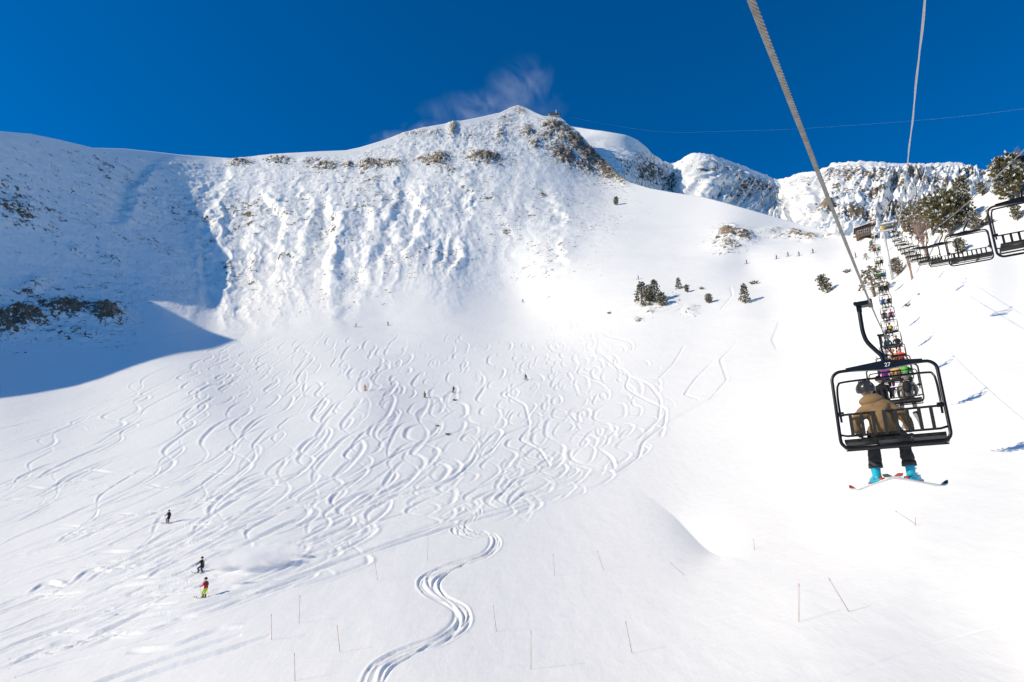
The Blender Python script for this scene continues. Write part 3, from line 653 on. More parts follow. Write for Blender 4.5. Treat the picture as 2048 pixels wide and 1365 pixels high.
# ------------------------------------------------------------------ chairs
def build_chair():
    root = empty('lift_chair')
    b = MB(); b.box((-0.11, 0, 0.0), (0.25, 0.16, 0.085)); b.box((0.0, 0, 0.0), (0.075, 0.3, 0.075)); b.box((-0.2, 0, -0.05), (0.09, 0.1, 0.16)); b.tube([(-0.25, -0.04, 0.03), (-0.25, 0.04, 0.03)], 0.035)
    obj('grip', edge_smooth(b.mesh('grip', [M_BLACK])), None, root)
    b = MB(); b.tube(bez([(-0.2, 0, -0.05), (-0.205, 0, -0.35), (-0.2, 0, -0.56), (-0.16, 0, -0.74), (-0.05, 0, -0.92), (0.03, 0, -1.04), (0.05, 0, -1.2), (0.05, 0, -1.26)], 8), 0.04, 10)
    hg = obj('hanger', b.mesh('hanger', [M_BLACK]), None, root)
    b = MB(); b.ball((0, 0, 0), 0.03, 8, 6); pm_ = b.mesh('pivot_bolt', [M_STEEL])
    for x in (-0.06, 0.15): obj('pivot_bolt', pm_, None, hg).location = (x, -0.05, -1.1)
    # outer loop
    def loop(hw, zt, zb, r, yt, yb, n=7):
        pts = []
        for cx, cz, a0 in ((hw - r, zt - r, 90), (hw - r, zb + r, 0), (-hw + r, zb + r, -90), (-hw + r, zt - r, -180)):
            for k in range(n):
                a = math.radians(a0 - 90 * k / (n - 1)); x = cx + r * math.cos(a); z = cz + r * math.sin(a); t = (z - zb) / (zt - zb); pts.append((x, yb + (yt - yb) * t, z))
        return pts
    b = MB(); b.tube(loop(0.85, -1.24, -2.7, 0.17, 0.0, -0.12), 0.03, 8, closed=True); obj('frame', b.mesh('frame', [M_BLACK]), None, root)
    b = MB()
    for sx in (-1, 1):
        V = []
        for x, h in ((0.0, 0.085), (0.62, 0.028)):
            for y in (-0.04, 0.04):
                for z in (-1, 1): V.append((sx * x + 0.03, y, -1.225 + z * h))
        Fc = [(0, 1, 3, 2), (4, 6, 7, 5), (0, 2, 6, 4), (1, 5, 7, 3), (0, 4, 5, 1), (2, 3, 7, 6)]
        b.add(V, Fc if sx < 0 else [f[::-1] for f in Fc])
    cb = obj('crossbeam', b.mesh('crossbeam', [M_BLACK], False), None, root)
    # seat
    b = MB()
    for k in range(3):
        x0 = -0.53 + 0.53 * k
        V = []; nseg = 7
        prof = [(-0.06, -2.52), (0.05, -2.54), (0.25, -2.54), (0.40, -2.52), (0.47, -2.545), (0.46, -2.585), (0.25, -2.59), (-0.05, -2.58)]
        for sx in (-0.26, 0.26): V += [(x0 + sx, y, z) for y, z in prof]
        n = len(prof); Fc = [(j, (j + 1) % n, n + (j + 1) % n, n + j) for j in range(n)] + [tuple(range(n - 1, -1, -1)), tuple(range(n, 2 * n))]
        b2 = MB(); b2.add(V, Fc); obj('seat', edge_smooth(b2.mesh('seat', [M_PAD]), 50), None, root)
    b = MB()
    for y, z in ((0.44, -2.645), (0.0, -2.65)): b.tube([(-0.82, y, z), (0.82, y, z)], 0.022, 8)
    for x in (-0.8, -0.27, 0.27, 0.8): b.tube([(x, -0.12, -2.62), (x, 0.1, -2.66), (x, 0.44, -2.64)], 0.018, 6)
    obj('seat_frame', b.mesh('seat_frame', [M_BLACK]), None, root)
    # backrest
    for z, nm in ((-2.08, 'rail'), (-2.47, 'rail')):
        b = MB(); b.tube([(-0.83, -0.09, z + 0.03), (-0.72, -0.11, z), (0.72, -0.11, z), (0.83, -0.09, z + 0.03)], 0.02, 8); obj(nm, b.mesh('rail', [M_BLACK]), None, root)
    b = MB(); b.box((0, 0, 0), (0.056, 0.018, 0.43)); sm = edge_smooth(b.mesh('slat', [M_STRAP]))
    for k in range(8):
        o = obj('slat', sm, None, root); o.location = (-0.63 + 0.18 * k, -0.137 if k % 2 else -0.139, -2.28); o.rotation_euler = (-0.02, 0, 0)
    b = MB(); b.box((0, 0, 0), (0.1, 0.03, 0.08)); pm_ = edge_smooth(b.mesh('corner_bracket', [M_BLACK]))
    for sx in (-1, 1): obj('corner_bracket', pm_, None, root).location = (sx * 0.78, -0.085, -2.06)
    # raised restraint bar
    b = MB(); b.tube(bez([(-0.79, -0.05, -2.2), (-0.8, 0.0, -1.9), (-0.8, 0.12, -1.6), (-0.77, 0.17, -1.45), (-0.66, 0.18, -1.405), (0, 0.18, -1.4), (0.66, 0.18, -1.405), (0.77, 0.17, -1.45), (0.8, 0.12, -1.6), (0.8, 0.0, -1.9), (0.79, -0.05, -2.2)], 5), 0.02, 8)
    obj('safety_bar', b.mesh('safety_bar', [M_BLACK]), None, root)
    return root
chair0 = build_chair()
UPY = [11.95 + 12.6 * k for k in range(14)]
def place_chair(c, pos, rz): c.location = pos; c.rotation_euler = (0, 0, rz)
up_chairs = []
for k, y in enumerate(UPY):
    c = chair0 if k == 0 else copy_tree(chair0)
    place_chair(c, up_rope(y), -LANG); up_chairs.append(c)
DN_LABEL = ['large empty black chair cut by the right edge of the picture', 'empty black chair coming down, second from the right edge', 'third empty downhill chair from the right edge', 'fourth empty downhill chair from the right edge', 'fifth empty downhill chair from the right edge', 'sixth empty downhill chair from the right edge',
            'seventh empty downhill chair from the right edge', 'eighth empty downhill chair from the right edge', 'ninth empty downhill chair from the right edge', 'tenth empty downhill chair, small beside the steel tower', 'eleventh empty downhill chair, close to the lift station', 'farthest empty downhill chair just out of the lift station']
for k in range(12):
    c = copy_tree(chair0); place_chair(c, down_rope(18.3 + 12.2 * k), math.pi - LANG)
    tag(c, DN_LABEL[k], 'chair', 'empty chairs on the downhill rope')
# number on the nearest chair
cu = bpy.data.curves.new('chair_number', 'FONT'); cu.body = '27'; cu.size = 0.1; cu.extrude = 0.002; cu.align_x = 'CENTER'
tmp = bpy.data.objects.new('tmp', cu); COL.objects.link(tmp); bpy.context.view_layer.update()
me = bpy.data.meshes.new_from_object(tmp.evaluated_get(bpy.context.evaluated_depsgraph_get())); bpy.data.objects.remove(tmp)
me.materials.clear(); me.materials.append(M_WHITE)
num = obj('chair_number', me, None, up_chairs[0]); num.location = (0.1, -0.046, -1.262); num.rotation_euler = (math.pi / 2, 0, 0); num['label'] = 'white painted number 27'
# ------------------------------------------------------------------ people
def skin_mesh(name, verts, edges, radii, root=0, sub=2):
    me = bpy.data.meshes.new('tmp'); me.from_pydata([tuple(v) for v in verts], edges, []); o = bpy.data.objects.new('tmp', me); COL.objects.link(o)
    o.modifiers.new('s', 'SKIN'); sv = me.skin_vertices[0].data
    for i, r in enumerate(radii):
        sv[i].radius = r if hasattr(r, '__len__') else (r, r); sv[i].use_root = (i == root)
    m = o.modifiers.new('d', 'SUBSURF'); m.levels = sub; m.render_levels = sub
    bpy.context.view_layer.update()
    out = bpy.data.meshes.new_from_object(o.evaluated_get(bpy.context.evaluated_depsgraph_get())); out.name = name
    bpy.data.objects.remove(o); out.polygons.foreach_set('use_smooth', [True] * len(out.polygons)); return out
def zone(me, fn, nm):                                  # material index by place on the body
    me.materials.clear()
    for _ in range(nm): me.materials.append(None)
    for p in me.polygons: p.material_index = fn(p.center)
    return me
_cloth = {}
def cloth(c):
    k = tuple(c)
    if k not in _cloth: _cloth[k] = noisy('cloth', c, tuple(x * 0.7 for x in c), 14, 0.75, bump=0.25, spec=0.2)
    return _cloth[k]
M_SKIN = new_mat('skin', 0.55, (0.55, 0.33, 0.24))
M_HELM = noisy('helmet_shell', (0.02, 0.02, 0.022), (0.05, 0.05, 0.05), 8, 0.25)
def hand(b, wrist, dirv, side, palm_n, r=0.011, curl=0.9):
    """palm and five gloved fingers, curled"""
    d = Vector(dirv).normalized(); n = Vector(palm_n).normalized(); s = d.cross(n).normalized() * side; w = Vector(wrist)
    b.ball(w + d * 0.05, (0.042, 0.042, 0.03), 10, 8)
    for k, ln in enumerate((0.072, 0.082, 0.076, 0.06)):
        p = w + d * 0.085 + s * (0.033 - 0.022 * k); pts = [p]; a = 0
        for seg in (0.45, 0.32, 0.23):
            a += curl * 0.75; p = p + (d * math.cos(a) + n * math.sin(a)) * ln * seg; pts.append(p)
        b.tube(pts, [r * 1.1, r, r, r * 0.75], 6)
    p = w + d * 0.03 + s * 0.04; b.tube([p, p + (s * 0.7 + d * 0.7).normalized() * 0.035, p + (s * 0.35 + d).normalized() * 0.065 + n * 0.015], [r * 1.25, r * 1.15, r * 0.8], 6)

# seated rider; origin on the seat under the hips, facing +y
def seated(lean=0.0, spread=0.16, arms=0):
    V = [(0, 0.06, 0.13), (lean * 0.4, 0.03, 0.32), (lean * 0.8, 0.04, 0.5), (lean, 0.07, 0.63), (lean * 1.1, 0.1, 0.73),
         (lean + 0.2, 0.06, 0.57), (0.31 + lean, 0.08, 0.33), (0.25, 0.26, 0.16) if arms != 1 else (0.4, 0.12, 0.12), (lean - 0.2, 0.06, 0.57), (-0.31 + lean, 0.08, 0.33), (-0.25, 0.26, 0.16),
         (0.11, 0.12, 0.1), (spread, 0.5, 0.1), (spread + 0.03, 0.56, -0.3), (-0.11, 0.12, 0.1), (-spread, 0.5, 0.1), (-spread - 0.03, 0.56, -0.3)]
    E = [(0, 1), (1, 2), (2, 3), (3, 4), (2, 5), (5, 6), (6, 7), (2, 8), (8, 9), (9, 10), (0, 11), (11, 12), (12, 13), (0, 14), (14, 15), (15, 16)]
    Rr = [(0.19, 0.15), (0.19, 0.14), (0.2, 0.14), (0.1, 0.09), (0.07, 0.07), 0.095, 0.07, 0.05, 0.095, 0.07, 0.05, 0.12, 0.095, 0.085, 0.12, 0.095, 0.085]
    me = skin_mesh('seated_body', V, E, Rr, 0, 1)
    return zone(me, lambda c: 1 if (c.z < 0.2 and c.y > 0.17 and abs(c.x) < 0.27 and c.z < 0.19) or c.z < 0.02 else 0, 2), lean
SEATS = [seated(0.0), seated(0.05, 0.19), seated(-0.04, 0.12, 1)]
def head_mesh():
    b = MB(); b.ball((0, 0, 0), (0.082, 0.1, 0.115), 12, 10)
    b.ball((0, 0.1, -0.015), (0.014, 0.022, 0.026), 8, 6); b.ball((0, 0.085, -0.062), (0.03, 0.014, 0.01), 8, 4)
    for s in (-1, 1): b.ball((s * 0.034, 0.088, 0.012), (0.014, 0.01, 0.01), 8, 4); b.ball((s * 0.085, 0.0, -0.01), (0.012, 0.022, 0.034), 8, 6)
    return b.mesh('head', [M_SKIN])
HEAD = head_mesh()
def helmet_mesh():
    b = MB(); n, m = 18, 9; V = []; Fc = []
    for i in range(m + 1):
        th = math.radians(112) * i / m
        for j in range(n):
            ph = 2 * math.pi * j / n; front = max(0, math.sin(ph)); t = th * (1 - 0.28 * front * (i / m))
            k = 1 + 0.02 * math.sin(5 * ph) * (i / m)
            V.append((0.125 * k * math.sin(t) * math.cos(ph), 0.145 * k * math.sin(t) * math.sin(ph), 0.03 + 0.135 * math.cos(t)))
    for i in range(m):
        for j in range(n): Fc.append((i * n + j, (i + 1) * n + j, (i + 1) * n + (j + 1) % n, i * n + (j + 1) % n))
    b.add(V, Fc)
    for k in (-1, 0, 1): b.tube(bez([(k * 0.045, 0.09, 0.135), (k * 0.05, 0.0, 0.17), (k * 0.05, -0.09, 0.13), (k * 0.045, -0.13, 0.06)], 4), 0.009, 5)
    return b.mesh('helmet', [None])
HELM = helmet_mesh()
def strap_mesh():
    b = MB(); pts = [(0.13 * math.cos(a), 0.152 * math.sin(a), 0.045) for a in np.linspace(math.radians(20), math.radians(-200), 28)]
    b.tube([(x * 0.99, y * 0.99, z) for x, y, z in pts], 0.012, 5)
    for s in (0,): b.ball((0, 0.125, 0.02), (0.085, 0.035, 0.042), 12, 8)
    return b.mesh('goggles', [None])
GOGG = strap_mesh()
def beanie_mesh():
    b = MB(); b.ball((0, 0, 0.035), (0.105, 0.12, 0.115), 12, 8); b.tube([(0.104 * math.cos(a), 0.12 * math.sin(a), 0.03) for a in np.linspace(0, 2 * math.pi, 17)[:-1]], 0.02, 6, closed=True); b.ball((0, 0, 0.16), 0.03, 8, 6)
    return b.mesh('hat', [None])
BEAN = beanie_mesh()
def boot_mesh():
    b = MB(); b.tube([(0, 0, 0.30), (0, 0.01, 0.2), (0, 0.0, 0.1), (0, 0.0, 0.04)], [0.075, 0.072, 0.066, 0.062], 10); b.tube([(0, -0.06, 0.055), (0, 0.05, 0.06), (0, 0.17, 0.045), (0, 0.215, 0.04)], [0.05, 0.06, 0.052, 0.03], 10)
    b.box((0, 0.06, 0.012), (0.085, 0.31, 0.03))
    return b.mesh('ski_boot', [None])
BOOT = boot_mesh()
def buckle_mesh():
    b = MB()
    for y, z in ((0.075, 0.25), (0.075, 0.19), (0.09, 0.11), (0.15, 0.08)): b.box((0.045, y - 0.02, z), (0.05, 0.03, 0.018)); b.tube([(-0.05, y - 0.02, z), (0, y + 0.012, z + 0.005), (0.05, y - 0.02, z)], 0.009, 5)
    return b.mesh('buckle', [None])
BUCK = buckle_mesh()
def ski_mesh(L=1.75):
    b = MB(); V = []; n = 22; Fc = []
    for i in range(n + 1):
        t = i / n; y = -0.42 * L + t * L; w = 0.05 + 0.012 * math.cos(2 * math.pi * (t - 0.02)) 
        if t > 0.93: w *= math.sqrt(max(0.02, 1 - ((t - 0.93) / 0.075) ** 2))
        if t < 0.04: w *= 0.7 + 0.3 * t / 0.04
        z = 0.13 * max(0, (t - 0.86) / 0.14) ** 2 + 0.03 * max(0, (0.06 - t) / 0.06) ** 2 + 0.01 * math.sin(math.pi * t)
        for sx in (-1, 1):
            for zz in (0, 0.016): V.append((sx * w, y, z + zz))
    for i in range(n):
        a = i * 4; c = a + 4; Fc += [(a, a + 2, c + 2, c), (a + 1, c + 1, c + 3, a + 3), (a, c, c + 1, a + 1), (a + 2, a + 3, c + 3, c + 2)]
    Fc += [(0, 1, 3, 2), (n * 4, n * 4 + 2, n * 4 + 3, n * 4 + 1)]
    b.add(V, Fc); me = b.mesh('ski', [None, None], False)
    for p in me.polygons: p.material_index = 1 if (p.center.y > 0.52 * L or p.center.y < -0.38 * L) else 0
    return me
SKI = ski_mesh()
def binding_mesh():
    b = MB(); b.box((0, -0.12, 0.045), (0.07, 0.09, 0.06)); b.box((0, 0.24, 0.04), (0.07, 0.07, 0.05)); b.box((0, 0.06, 0.02), (0.06, 0.42, 0.012)); return b.mesh('binding', [None])
BIND = binding_mesh()
def pack_mesh():
    b = MB(); b.ball((0, -0.2, 0.42), (0.15, 0.09, 0.23), 10, 8); b.ball((0, -0.27, 0.36), (0.11, 0.05, 0.13), 10, 6)
    for s in (-1, 1): b.tube(bez([(s * 0.1, -0.14, 0.6), (s * 0.12, 0.0, 0.68), (s * 0.12, 0.14, 0.58), (s * 0.13, 0.12, 0.4)], 4), 0.02, 6)
    return b.mesh('backpack', [None])
PACK = pack_mesh()
def part(name, mesh, mats, parent, loc=(0, 0, 0), rot=(0, 0, 0), sc=1.0):
    o = bpy.data.objects.new(name, mesh); COL.objects.link(o); o.parent = parent; o.location = loc; o.rotation_euler = rot; o.scale = (sc,) * 3
    for i, m in enumerate(mats):
        if i < len(o.material_slots): o.material_slots[i].link = 'OBJECT'; o.material_slots[i].material = m
    return o
M_SKIW = noisy('ski_white', (0.62, 0.61, 0.6), (0.8, 0.79, 0.78), 3, 0.3)
M_RED = new_mat('red_plastic', 0.4, (0.5, 0.04, 0.03)); M_DARK = noisy('dark_plastic', (0.02, 0.02, 0.022), (0.05, 0.05, 0.05), 9, 0.4)
def rider(chair, x, jacket, pants, hat, label, variant=0, helmet=True, pack=None, boots=(0.03, 0.03, 0.03), skis=(0.5, 0.5, 0.5), tilt=0.0, rest=True):
    """someone sitting on a lift chair, seen from behind"""
    R_ = random.Random(label)
    me, lean = SEATS[variant]
    base = chair.location + Matrix.Rotation(-LANG, 3, 'Z') @ Vector((x, 0.03, -2.535))
    root = empty('person', base, -LANG + R_.uniform(-0.08, 0.08))
    part('body', me, [cloth(jacket), cloth(pants)], root)
    h = part('head', HEAD, [M_SKIN], root, (lean * 1.1 + tilt, 0.11, 0.86), (0.1, tilt, R_.uniform(-0.5, 0.5)))
    if helmet:
        hm = part('helmet', HELM, [cloth(hat)], h, (0, 0, 0.0)); part('goggles', GOGG, [M_DARK], h)
    else: part('hat', BEAN, [cloth(hat)], h)
    if pack: part('backpack', PACK, [cloth(pack)], root, (lean * 0.6, 0, 0))
    for s in (-1, 1):
        sp = (0.16, 0.19, 0.12)[variant] + 0.03; yaw = s * -R_.uniform(0.05, 0.3)
        bt = part('ski_boot', BOOT, [cloth(boots)], root, (s * sp, 0.55, -0.66), (-0.1, 0, yaw))
        sk = part('ski', SKI, [cloth(skis), M_DARK], root, (s * sp, 0.58, -0.69), (-0.12 + R_.uniform(-0.1, 0.05), 0, yaw)); part('binding', BIND, [M_DARK], sk)
    tag(root, label, 'person', 'people riding the chairlift'); return root
BLK, GRY, NAVY, BRN = (0.02, 0.02, 0.022), (0.28, 0.26, 0.25), (0.03, 0.045, 0.11), (0.16, 0.1, 0.06)
PUR, PEACH, GRN, ORG, RED, TEAL, YEL = (0.4, 0.04, 0.4), (0.85, 0.5, 0.2), (0.14, 0.5, 0.1), (0.9, 0.28, 0.02), (0.85, 0.07, 0.03), (0.07, 0.24, 0.26), (0.85, 0.52, 0.03)
MAG, BLUE, CYAN, LIME = (0.5, 0.04, 0.25), (0.04, 0.2, 0.75), (0.03, 0.42, 0.85), (0.5, 0.7, 0.07)
C = up_chairs
rider(C[1], -0.45, BLK, NAVY, BLK, 'rider in black half hidden behind the helmet of the brown-jacketed rider', 0, tilt=-0.03)
rider(C[1], 0.35, (0.36, 0.31, 0.27), (0.4, 0.36, 0.32), GRY, 'rider in grey beige jacket wearing a big black backpack', 1, pack=BLK)
rider(C[2], -0.52, PUR, BLK, (0.05, 0.55, 0.65), 'rider in a purple jacket with a turquoise hat', 0, helmet=False)
rider(C[2], 0.0, PEACH, PUR, GRY, 'rider in a peach orange jacket between purple and green', 1)
rider(C[2], 0.52, GRN, BLK, (0.45, 0.5, 0.05), 'rider in a bright green jacket with a lime hat', 2, helmet=False, pack=(0.16, 0.5, 0.1))
rider(C[3], 0.0, ORG, BLK, ORG, 'rider in an orange jacket and orange helmet', 0)
rider(C[3], 0.5, RED, BLK, RED, 'rider in a red jacket and red helmet beside the orange one', 2)
rider(C[3], -0.5, BLK, NAVY, GRY, 'dark-clad rider left of the orange rider', 1)
rider(C[4], -0.42, TEAL, BLK, GRY, 'rider in a dark teal jacket, leaning left', 1)
rider(C[4], 0.45, BRN, BLK, (0.3, 0.16, 0.12), 'rider in a brown coat with a black backpack', 2, pack=BLK)
rider(C[5], 0.0, BLK, BLK, BLK, 'lone black-clad rider with a yellow backpack', 0, pack=YEL)
rider(C[6], -0.45, GRY, (0.35, 0.03, 0.05), BLK, 'rider in grey with red trousers beside the magenta rider', 0, pack=BLK)
rider(C[6], 0.35, MAG, NAVY, MAG, 'rider in a magenta jacket on a half-full chair', 1)
rider(C[7], -0.4, BLUE, BLK, BLUE, 'rider in a bright royal blue jacket', 0)
rider(C[7], 0.42, BLK, BLK, BLK, 'broad black-clad rider right of the royal blue jacket', 1)
for k in range(3): rider(C[8], -0.52 + 0.52 * k, BLK, BLK, BLK, ['left', 'middle', 'right'][k] + ' one of three riders all in black', k)
rider(C[9], -0.52, GRN, BLK, BLK, 'small rider in a green jacket left of an olive one', 0)
rider(C[9], 0.0, (0.18, 0.26, 0.06), BLK, BLK, 'small rider in an olive jacket between green and light blue', 1)
rider(C[9], 0.52, CYAN, BLK, CYAN, 'small rider in a light blue jacket', 2)
rider(C[10], -0.4, LIME, BLK, LIME, 'small rider in a lime jacket', 0)
rider(C[10], 0.4, BLK, BLK, BLK, 'small black-clad rider right of the lime jacket', 1)
rider(C[11], -0.35, RED, BLK, BLK, 'tiny rider in a red jacket near the lift station', 1)
rider(C[11], 0.35, GRN, BLK, BLK, 'tiny rider in a green jacket near the lift station', 0)
rider(C[12], -0.35, YEL, BLK, BLK, 'tiny rider in a yellow jacket beside a black one', 0)
rider(C[12], 0.35, BLK, BLK, BLK, 'tiny black-clad rider beside the yellow jacket', 1)
rider(C[13], -0.35, RED, BLK, BLK, 'tiny red rider on the last chair, left one', 0)
rider(C[13], 0.35, (0.6, 0.04, 0.06), BLK, BLK, 'tiny dark red rider on the last chair, right one', 1)
for k, l in enumerate(['nearest black lift chair, number 27, with a brown-jacketed rider', 'black uphill chair with a grey jacket and a black backpack on it', 'black uphill chair holding purple, peach and green riders', 'black uphill chair holding the orange and red riders',
   'black uphill chair holding the teal and brown riders', 'black uphill chair with a lone rider and yellow backpack', 'black uphill chair with the magenta rider on its right side', 'black uphill chair with the royal blue rider on its left side',
   'black uphill chair holding three riders all in black', 'small uphill chair with green, olive and light blue riders', 'small uphill chair with the lime jacket on its left', 'tiny uphill chair with red and green riders near the station', 'tiny uphill chair with a yellow and a black rider below the hut level', 'last tiny uphill chair with two red riders beside the hut']):
    tag(up_chairs[k], l, 'chair', 'occupied chairs on the uphill rope')

# the nearest rider, built with more care
def main_rider():
    ch = up_chairs[0]; base = ch.location + Matrix.Rotation(-LANG, 3, 'Z') @ Vector((-0.12, 0.05, -2.515)); root = empty('person', base, -LANG); root.scale = (1.08, 1.0, 0.99)
    BJ = noisy('brown_shell_fabric', (0.2, 0.125, 0.06), (0.27, 0.172, 0.088), 5, 0.8, bump=0.5, detail=6, spec=0.15)
    PT = noisy('charcoal_trousers', (0.035, 0.033, 0.036), (0.055, 0.052, 0.055), 12, 0.8, bump=0.4)
    V = [(0.0, 0.04, 0.10), (-0.02, 0.0, 0.24), (-0.045, -0.01, 0.40), (-0.07, 0.01, 0.53), (-0.10, 0.05, 0.645), (-0.13, 0.08, 0.72),
         (0.11, 0.02, 0.545), (0.25, 0.01, 0.42), (0.34, 0.0, 0.28), (0.36, 0.08, 0.12), (0.36, 0.10, 0.07),
         (-0.28, 0.02, 0.50), (-0.40, 0.0, 0.36), (-0.44, 0.0, 0.24), (-0.37, 0.1, 0.10), (-0.35, 0.12, 0.06),
         (0.13, 0.16, 0.09), (0.22, 0.48, 0.07), (0.235, 0.54, -0.15), (0.25, 0.52, -0.44),
         (-0.12, 0.16, 0.09), (-0.22, 0.48, 0.07), (-0.235, 0.54, -0.15), (-0.25, 0.52, -0.44)]
    E = [(0, 1), (1, 2), (2, 3), (3, 4), (4, 5), (3, 6), (6, 7), (7, 8), (8, 9), (9, 10), (3, 11), (11, 12), (12, 13), (13, 14), (14, 15), (0, 16), (16, 17), (17, 18), (18, 19), (0, 20), (20, 21), (21, 22), (22, 23)]
    Rr = [(0.23, 0.17), (0.225, 0.165), (0.22, 0.16), (0.21, 0.15), (0.13, 0.12), (0.08, 0.08), 0.115, 0.095, 0.085, 0.062, 0.05, 0.115, 0.095, 0.088, 0.062, 0.05,
          0.13, 0.10, 0.095, 0.115, 0.13, 0.10, 0.095, 0.115]
    me = skin_mesh('body', V, E, Rr, 0, 3)
    # cloth folds pushed into the surface
    co = np.empty(len(me.vertices) * 3, np.float32); me.vertices.foreach_get('co', co); co = co.reshape(-1, 3); nn = np.empty(len(me.vertices) * 3, np.float32); me.vertices.foreach_get('normal', nn); nn = nn.reshape(-1, 3)
    fold = fbm(co * np.array([1.0, 1.0, 2.2]) + 3, 0.11, 3, 0.5, ridged=True); big = fbm(co * np.array([1, 1, 1.6]) + 40, 0.22, 2)
    drape = 0.02 * np.exp(-((co[:, 2] - 0.12) / 0.07) ** 2) * (np.abs(co[:, 0]) < 0.28) * (co[:, 1] < 0.1)
    co = co + nn * (0.011 * fold + 0.012 * big + drape)[:, None]; me.vertices.foreach_set('co', co.reshape(-1)); me.update()
    me.materials.clear(); me.materials.append(BJ); me.materials.append(PT)
    for p in me.polygons:
        c = p.center; p.material_index = 1 if (c.z < 0.03 or (c.y > 0.2 and abs(c.x) < 0.33 and c.z < 0.24)) else 0
    body = obj('body', me, None, root)
    b = MB()                                           # hood lying on the shoulders
    n, m = 22, 9; Vh = []; Fh = []
    for i in range(m + 1):
        t = i / m
        for j in range(n):
            a = 2 * math.pi * j / n; back = max(0, -math.sin(a))
            r = 0.10 + 0.085 * math.sin(math.pi * min(1, t * 1.05)) ** 0.8 * (0.75 + 0.6 * back)
            Vh.append((-0.125 + r * 1.12 * math.cos(a) + 0.01 * math.sin(3 * a + t * 4), 0.05 + r * 0.92 * math.sin(a) - 0.02 * back, 0.60 + 0.2 * t - 0.05 * back * (1 - t)))
    for i in range(m):
        for j in range(n): Fh.append((i * n + j, i * n + (j + 1) % n, (i + 1) * n + (j + 1) % n, (i + 1) * n + j))
    b.add(Vh, Fh); hm = b.mesh('hood', [BJ]); obj('hood', hm, None, root)
    b = MB(); b.tube(bez([(-0.27, 0.0, 0.60), (-0.2, -0.11, 0.575), (-0.1, -0.155, 0.565), (0.0, -0.11, 0.58), (0.05, 0.0, 0.61)], 6), 0.012, 6); obj('hood_seam', b.mesh('hood_seam', [BJ]), None, root)
    b = MB(); b.tube(bez([(-0.29, -0.09, 0.475), (-0.18, -0.165, 0.455), (-0.04, -0.178, 0.45), (0.09, -0.15, 0.46), (0.16, -0.09, 0.48)], 6), 0.006, 5); obj('yoke_seam', b.mesh('yoke_seam', [BJ]), None, root)
    h = part('head', HEAD, [M_SKIN], root, (-0.185, 0.11, 0.905), (0.12, -0.16, 0.35), 1.12)
    hm = part('helmet', HELM, [M_HELM], h, (0, 0, -0.005), (0, 0, 0), 1.08); hm['label'] = 'glossy black ski helmet with ridges'
    b = MB(); b.tube([(0.132 * math.cos(a), 0.152 * math.sin(a), 0.055 - 0.004 * k) for k, a in enumerate(np.linspace(math.radians(12), math.radians(-42), 8) * 1.0)], 0.011, 6); b.ball((0, 0.13, 0.02), (0.085, 0.035, 0.042), 12, 8)
    obj('goggles', b.mesh('goggles', [new_mat('lime_strap', 0.5, (0.5, 0.7, 0.05))]), None, h)['label'] = 'goggles on a lime yellow strap'
    M_GL = noisy('black_glove', (0.02, 0.02, 0.02), (0.045, 0.045, 0.045), 20, 0.6)
    for s, w in ((1, (0.36, 0.12, 0.06)), (-1, (-0.345, 0.14, 0.06))):
        b = MB(); hand(b, w, (0, 0.75, -0.5), s, (0, -0.5, -0.8)); obj('glove', b.mesh('glove', [M_GL]), None, root)
    TQ = noisy('turquoise_plastic', (0.01, 0.36, 0.5), (0.02, 0.45, 0.6), 6, 0.35)
    for s in (-1, 1):
        yaw = s * -0.52
        bt = part('ski_boot', BOOT, [TQ], root, (s * 0.25, 0.50, -0.72), (-0.02, 0, yaw), 1.05); part('buckle', BUCK, [M_SKIW], bt)
        sk = part('ski', SKI, [M_SKIW, M_RED if s < 0 else M_DARK], root, (s * 0.25, 0.53, -0.75), (-0.06, 0.0, yaw)); part('binding', BIND, [M_RED], sk)
        b = MB(); b.tube([(s * 0.25, 0.52, -0.38), (s * 0.25, 0.52, -0.47)], [0.108, 0.114], 12); obj('trouser_cuff', b.mesh('trouser_cuff', [PT]), None, root)
    tag(root, 'rider from behind in a hooded brown jacket and black helmet, turquoise ski boots', 'person', 'people riding the chairlift')
main_rider()

